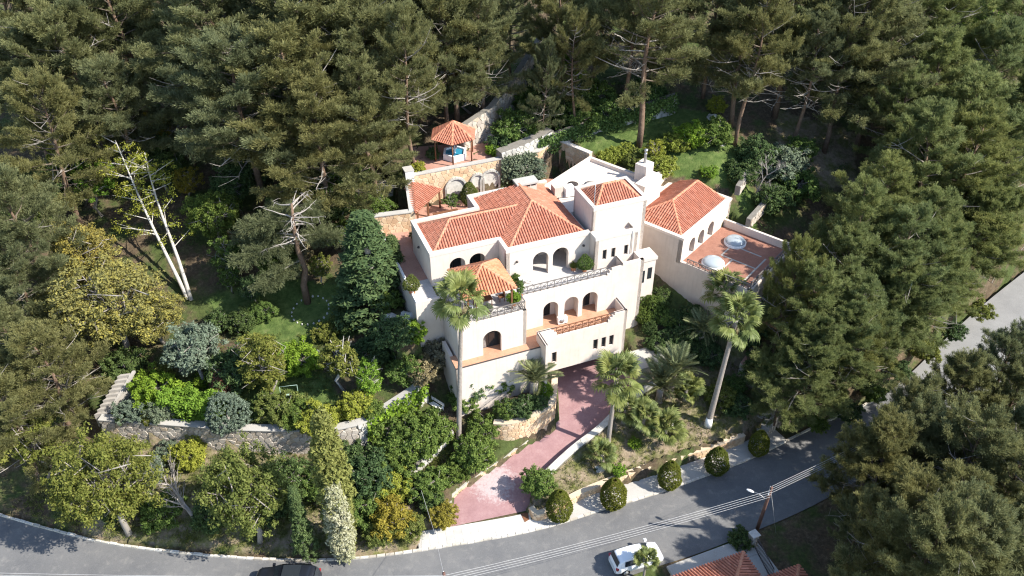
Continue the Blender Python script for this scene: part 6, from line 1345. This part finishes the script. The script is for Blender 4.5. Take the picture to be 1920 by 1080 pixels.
for i, (u, v, z, s, lab) in enumerate([(735,350,13,1.3,'pale boulder left of the barbecue shelter'),(715,360,12.5,1.0,'smaller pale boulder beside the first left of the courtyard'),(905,222,16.5,.9,'boulder beside the path above the gazebo'),(920,250,15.6,.8,'boulder at the edge of the gazebo deck'),(1355,270,15,.5,'flat pale stone on the upper lawn path'),(1335,218,16,.5,'pale stone at the far lawn edge'),
        (772,622,8,.9,'pale rock at the corner below the west terrace'),(780,640,7.5,.7,'lower pale rock below the west terrace'),(1268,800,2,.45,'small pale rock among the fan palms'),(1125,880,1,.4,'small rock beside the smallest fan palm'),(735,620,8,.6,'rock in the shrubs left of the terrace corner')]): boulder(u, v, z, s, lab, i + 1)
for (u, v, s_, leaf, key, lab) in [(1830,45,7.5,'leaf_bright','broad','fresh green broad-leaved tree at the top right corner'),(1770,55,7,'leaf_bright','loose','fresh green tree left of the top right corner tree'),(1100,95,5,'leaf_lime','loose','lime tree in the wood above the ivy wall'),(1070,130,4.5,'leaf_bright','loose','bright young tree left of the leaning bare trunk')]:
    tree('broadleaf_tree', u, v, s_, lab, 'tree', leaf, key, .6)

for (u, v, s_, leaf, key, lab) in [(130,300,7,'leaf_lime','loose','airy lime tree at the far left of the white trunks'),
        (400,400,6.5,'leaf_green','fine2','dense green tree right of the white trunks'),(440,340,6,'leaf_dark','broad','dark dense tree under the big pines left of the bare limbed pine'),(520,480,5,'leaf_green','fine','green tree at the back edge of the garden lawn'),(470,540,3.4,'leaf_dark','broad2','small dark tree at the left edge of the lawn'),
        (620,380,6,'leaf_dark','broad','dark tree between the bare limbed pine and the drooping cypress'),(660,340,6,'leaf_green','loose','green tree under the pines left of the boulders'),(700,400,5,'leaf_green','fine2','green tree above the lower cypress'),(600,500,3.2,'leaf_olive','loose','small olive tree right behind the bare limbed pine'),
        (540,380,5.5,'leaf_dark','fine2','dark tree left behind the bare limbed pine'),(300,300,6,'leaf_dark','broad','dark tree right behind the white trunk tops'),(90,350,6.5,'leaf_dark','fine','dark tree at the left edge above the lime tree'),(430,520,3,'leaf_green','loose','young green tree right of the foot of the white trunks')]:
    tree('broadleaf_tree', u, v, s_, lab, 'tree', leaf, key, .6)
for (u, v, s_, leaf, key, lab) in [(215,945,2.6,'leaf_dark','shrub','dark bush under the broad roadside tree'),(300,955,2.4,'leaf_green','shrub2','green bush between the broad roadside tree and the bare shrub'),(395,960,2.6,'leaf_dark','shrub','dark bush behind the bare roadside shrub'),(420,892,1.7,'leaf_olive','shrub2','olive bush under the curved wall behind the yellow-green tree'),(500,940,2.6,'leaf_dark','shrub2','dark bush right of the yellow-green roadside tree'),
        (610,905,2.8,'leaf_green','shrub','green bush behind the tall poplar'),(710,1000,1.8,'leaf_olive','shrub','olive bush close to the kerb right of the poplar'),(240,880,2.4,'leaf_olive','shrub','olive bush at the left end below the curved wall'),(655,860,2.6,'leaf_dark','shrub2','dark ivy bush under the wall bend'),(850,880,1.8,'leaf_green','shrub2','green bush at the left driveway edging'),(700,790,1.6,'leaf_green','shrub','green tuft over the climbing wall')]:
    tree('shrub', u, v, s_, lab, 'shrub', leaf, key, .5)

for (u, v, s_, leaf, key, lab) in [(1238,556,1.8,'leaf_dark','shrub','dark shrub at the inner end of the annexe wall'),(1246,592,1.6,'leaf_green','shrub2','low green shrub between the clipped bushes'),(1275,640,2.0,'leaf_dark','shrub','dark shrub in the middle of the annexe wall bed'),(1232,640,1.5,'leaf_dark','shrub2','low dark shrub beside the shed roof'),(1330,660,2.2,'leaf_dark','shrub2','dark shrub below the annexe terrace railing'),(1205,560,1.4,'leaf_green','shrub','green shrub at the foot of the side block'),(1300,585,1.8,'leaf_dark','shrub','dark shrub under the annexe vent')]:
    tree('shrub', u, v, s_, lab, 'shrub', leaf, key, .5)

for (u, v, s_, leaf, key, lab) in [(985,185,2.6,'leaf_green','shrub','green bush against the tall wall of the climbing path'),(1005,140,2.6,'leaf_dark','shrub2','dark bush higher up the climbing path wall'),(955,212,2.0,'leaf_olive','shrub','olive bush at the start of the climbing path'),(1020,105,2.6,'leaf_olive','shrub2','olive bush near the top of the climbing path'),(450,600,2.2,'leaf_dark','shrub','dark bush on the left edge of the lawn'),(490,580,1.8,'leaf_green','shrub2','green bush in the middle of the lawn edge'),(660,600,2.2,'leaf_dark','shrub','dark bush between the lawn and the drooping cypress'),(610,620,1.6,'leaf_olive','shrub2','olive bush in front of the stone ring')]:
    tree('shrub', u, v, s_, lab, 'shrub', leaf, key, .5)

for (u, v, s_, leaf, key, lab) in [(1690,695,1.8,'leaf_dark','shrub','dark bank shrub in the middle of the right roadside'),(1740,655,1.8,'leaf_olive','shrub2','olive bank shrub higher up the right roadside'),(1640,735,1.8,'leaf_green','shrub','green bank shrub where the road disappears'),(1590,770,1.7,'leaf_dark','shrub2','dark bank shrub right of the entrance steps'),(1790,620,1.8,'leaf_dark','shrub','dark bank shrub near the pale side road'),(1840,580,1.8,'leaf_olive','shrub2','olive bank shrub beside the pale side road'),(1535,795,1.4,'leaf_green','shrub','low green shrub at the kerb past the fifth egg-shaped bush')]:
    tree('shrub', u, v, s_, lab, 'shrub', leaf, key, .5)
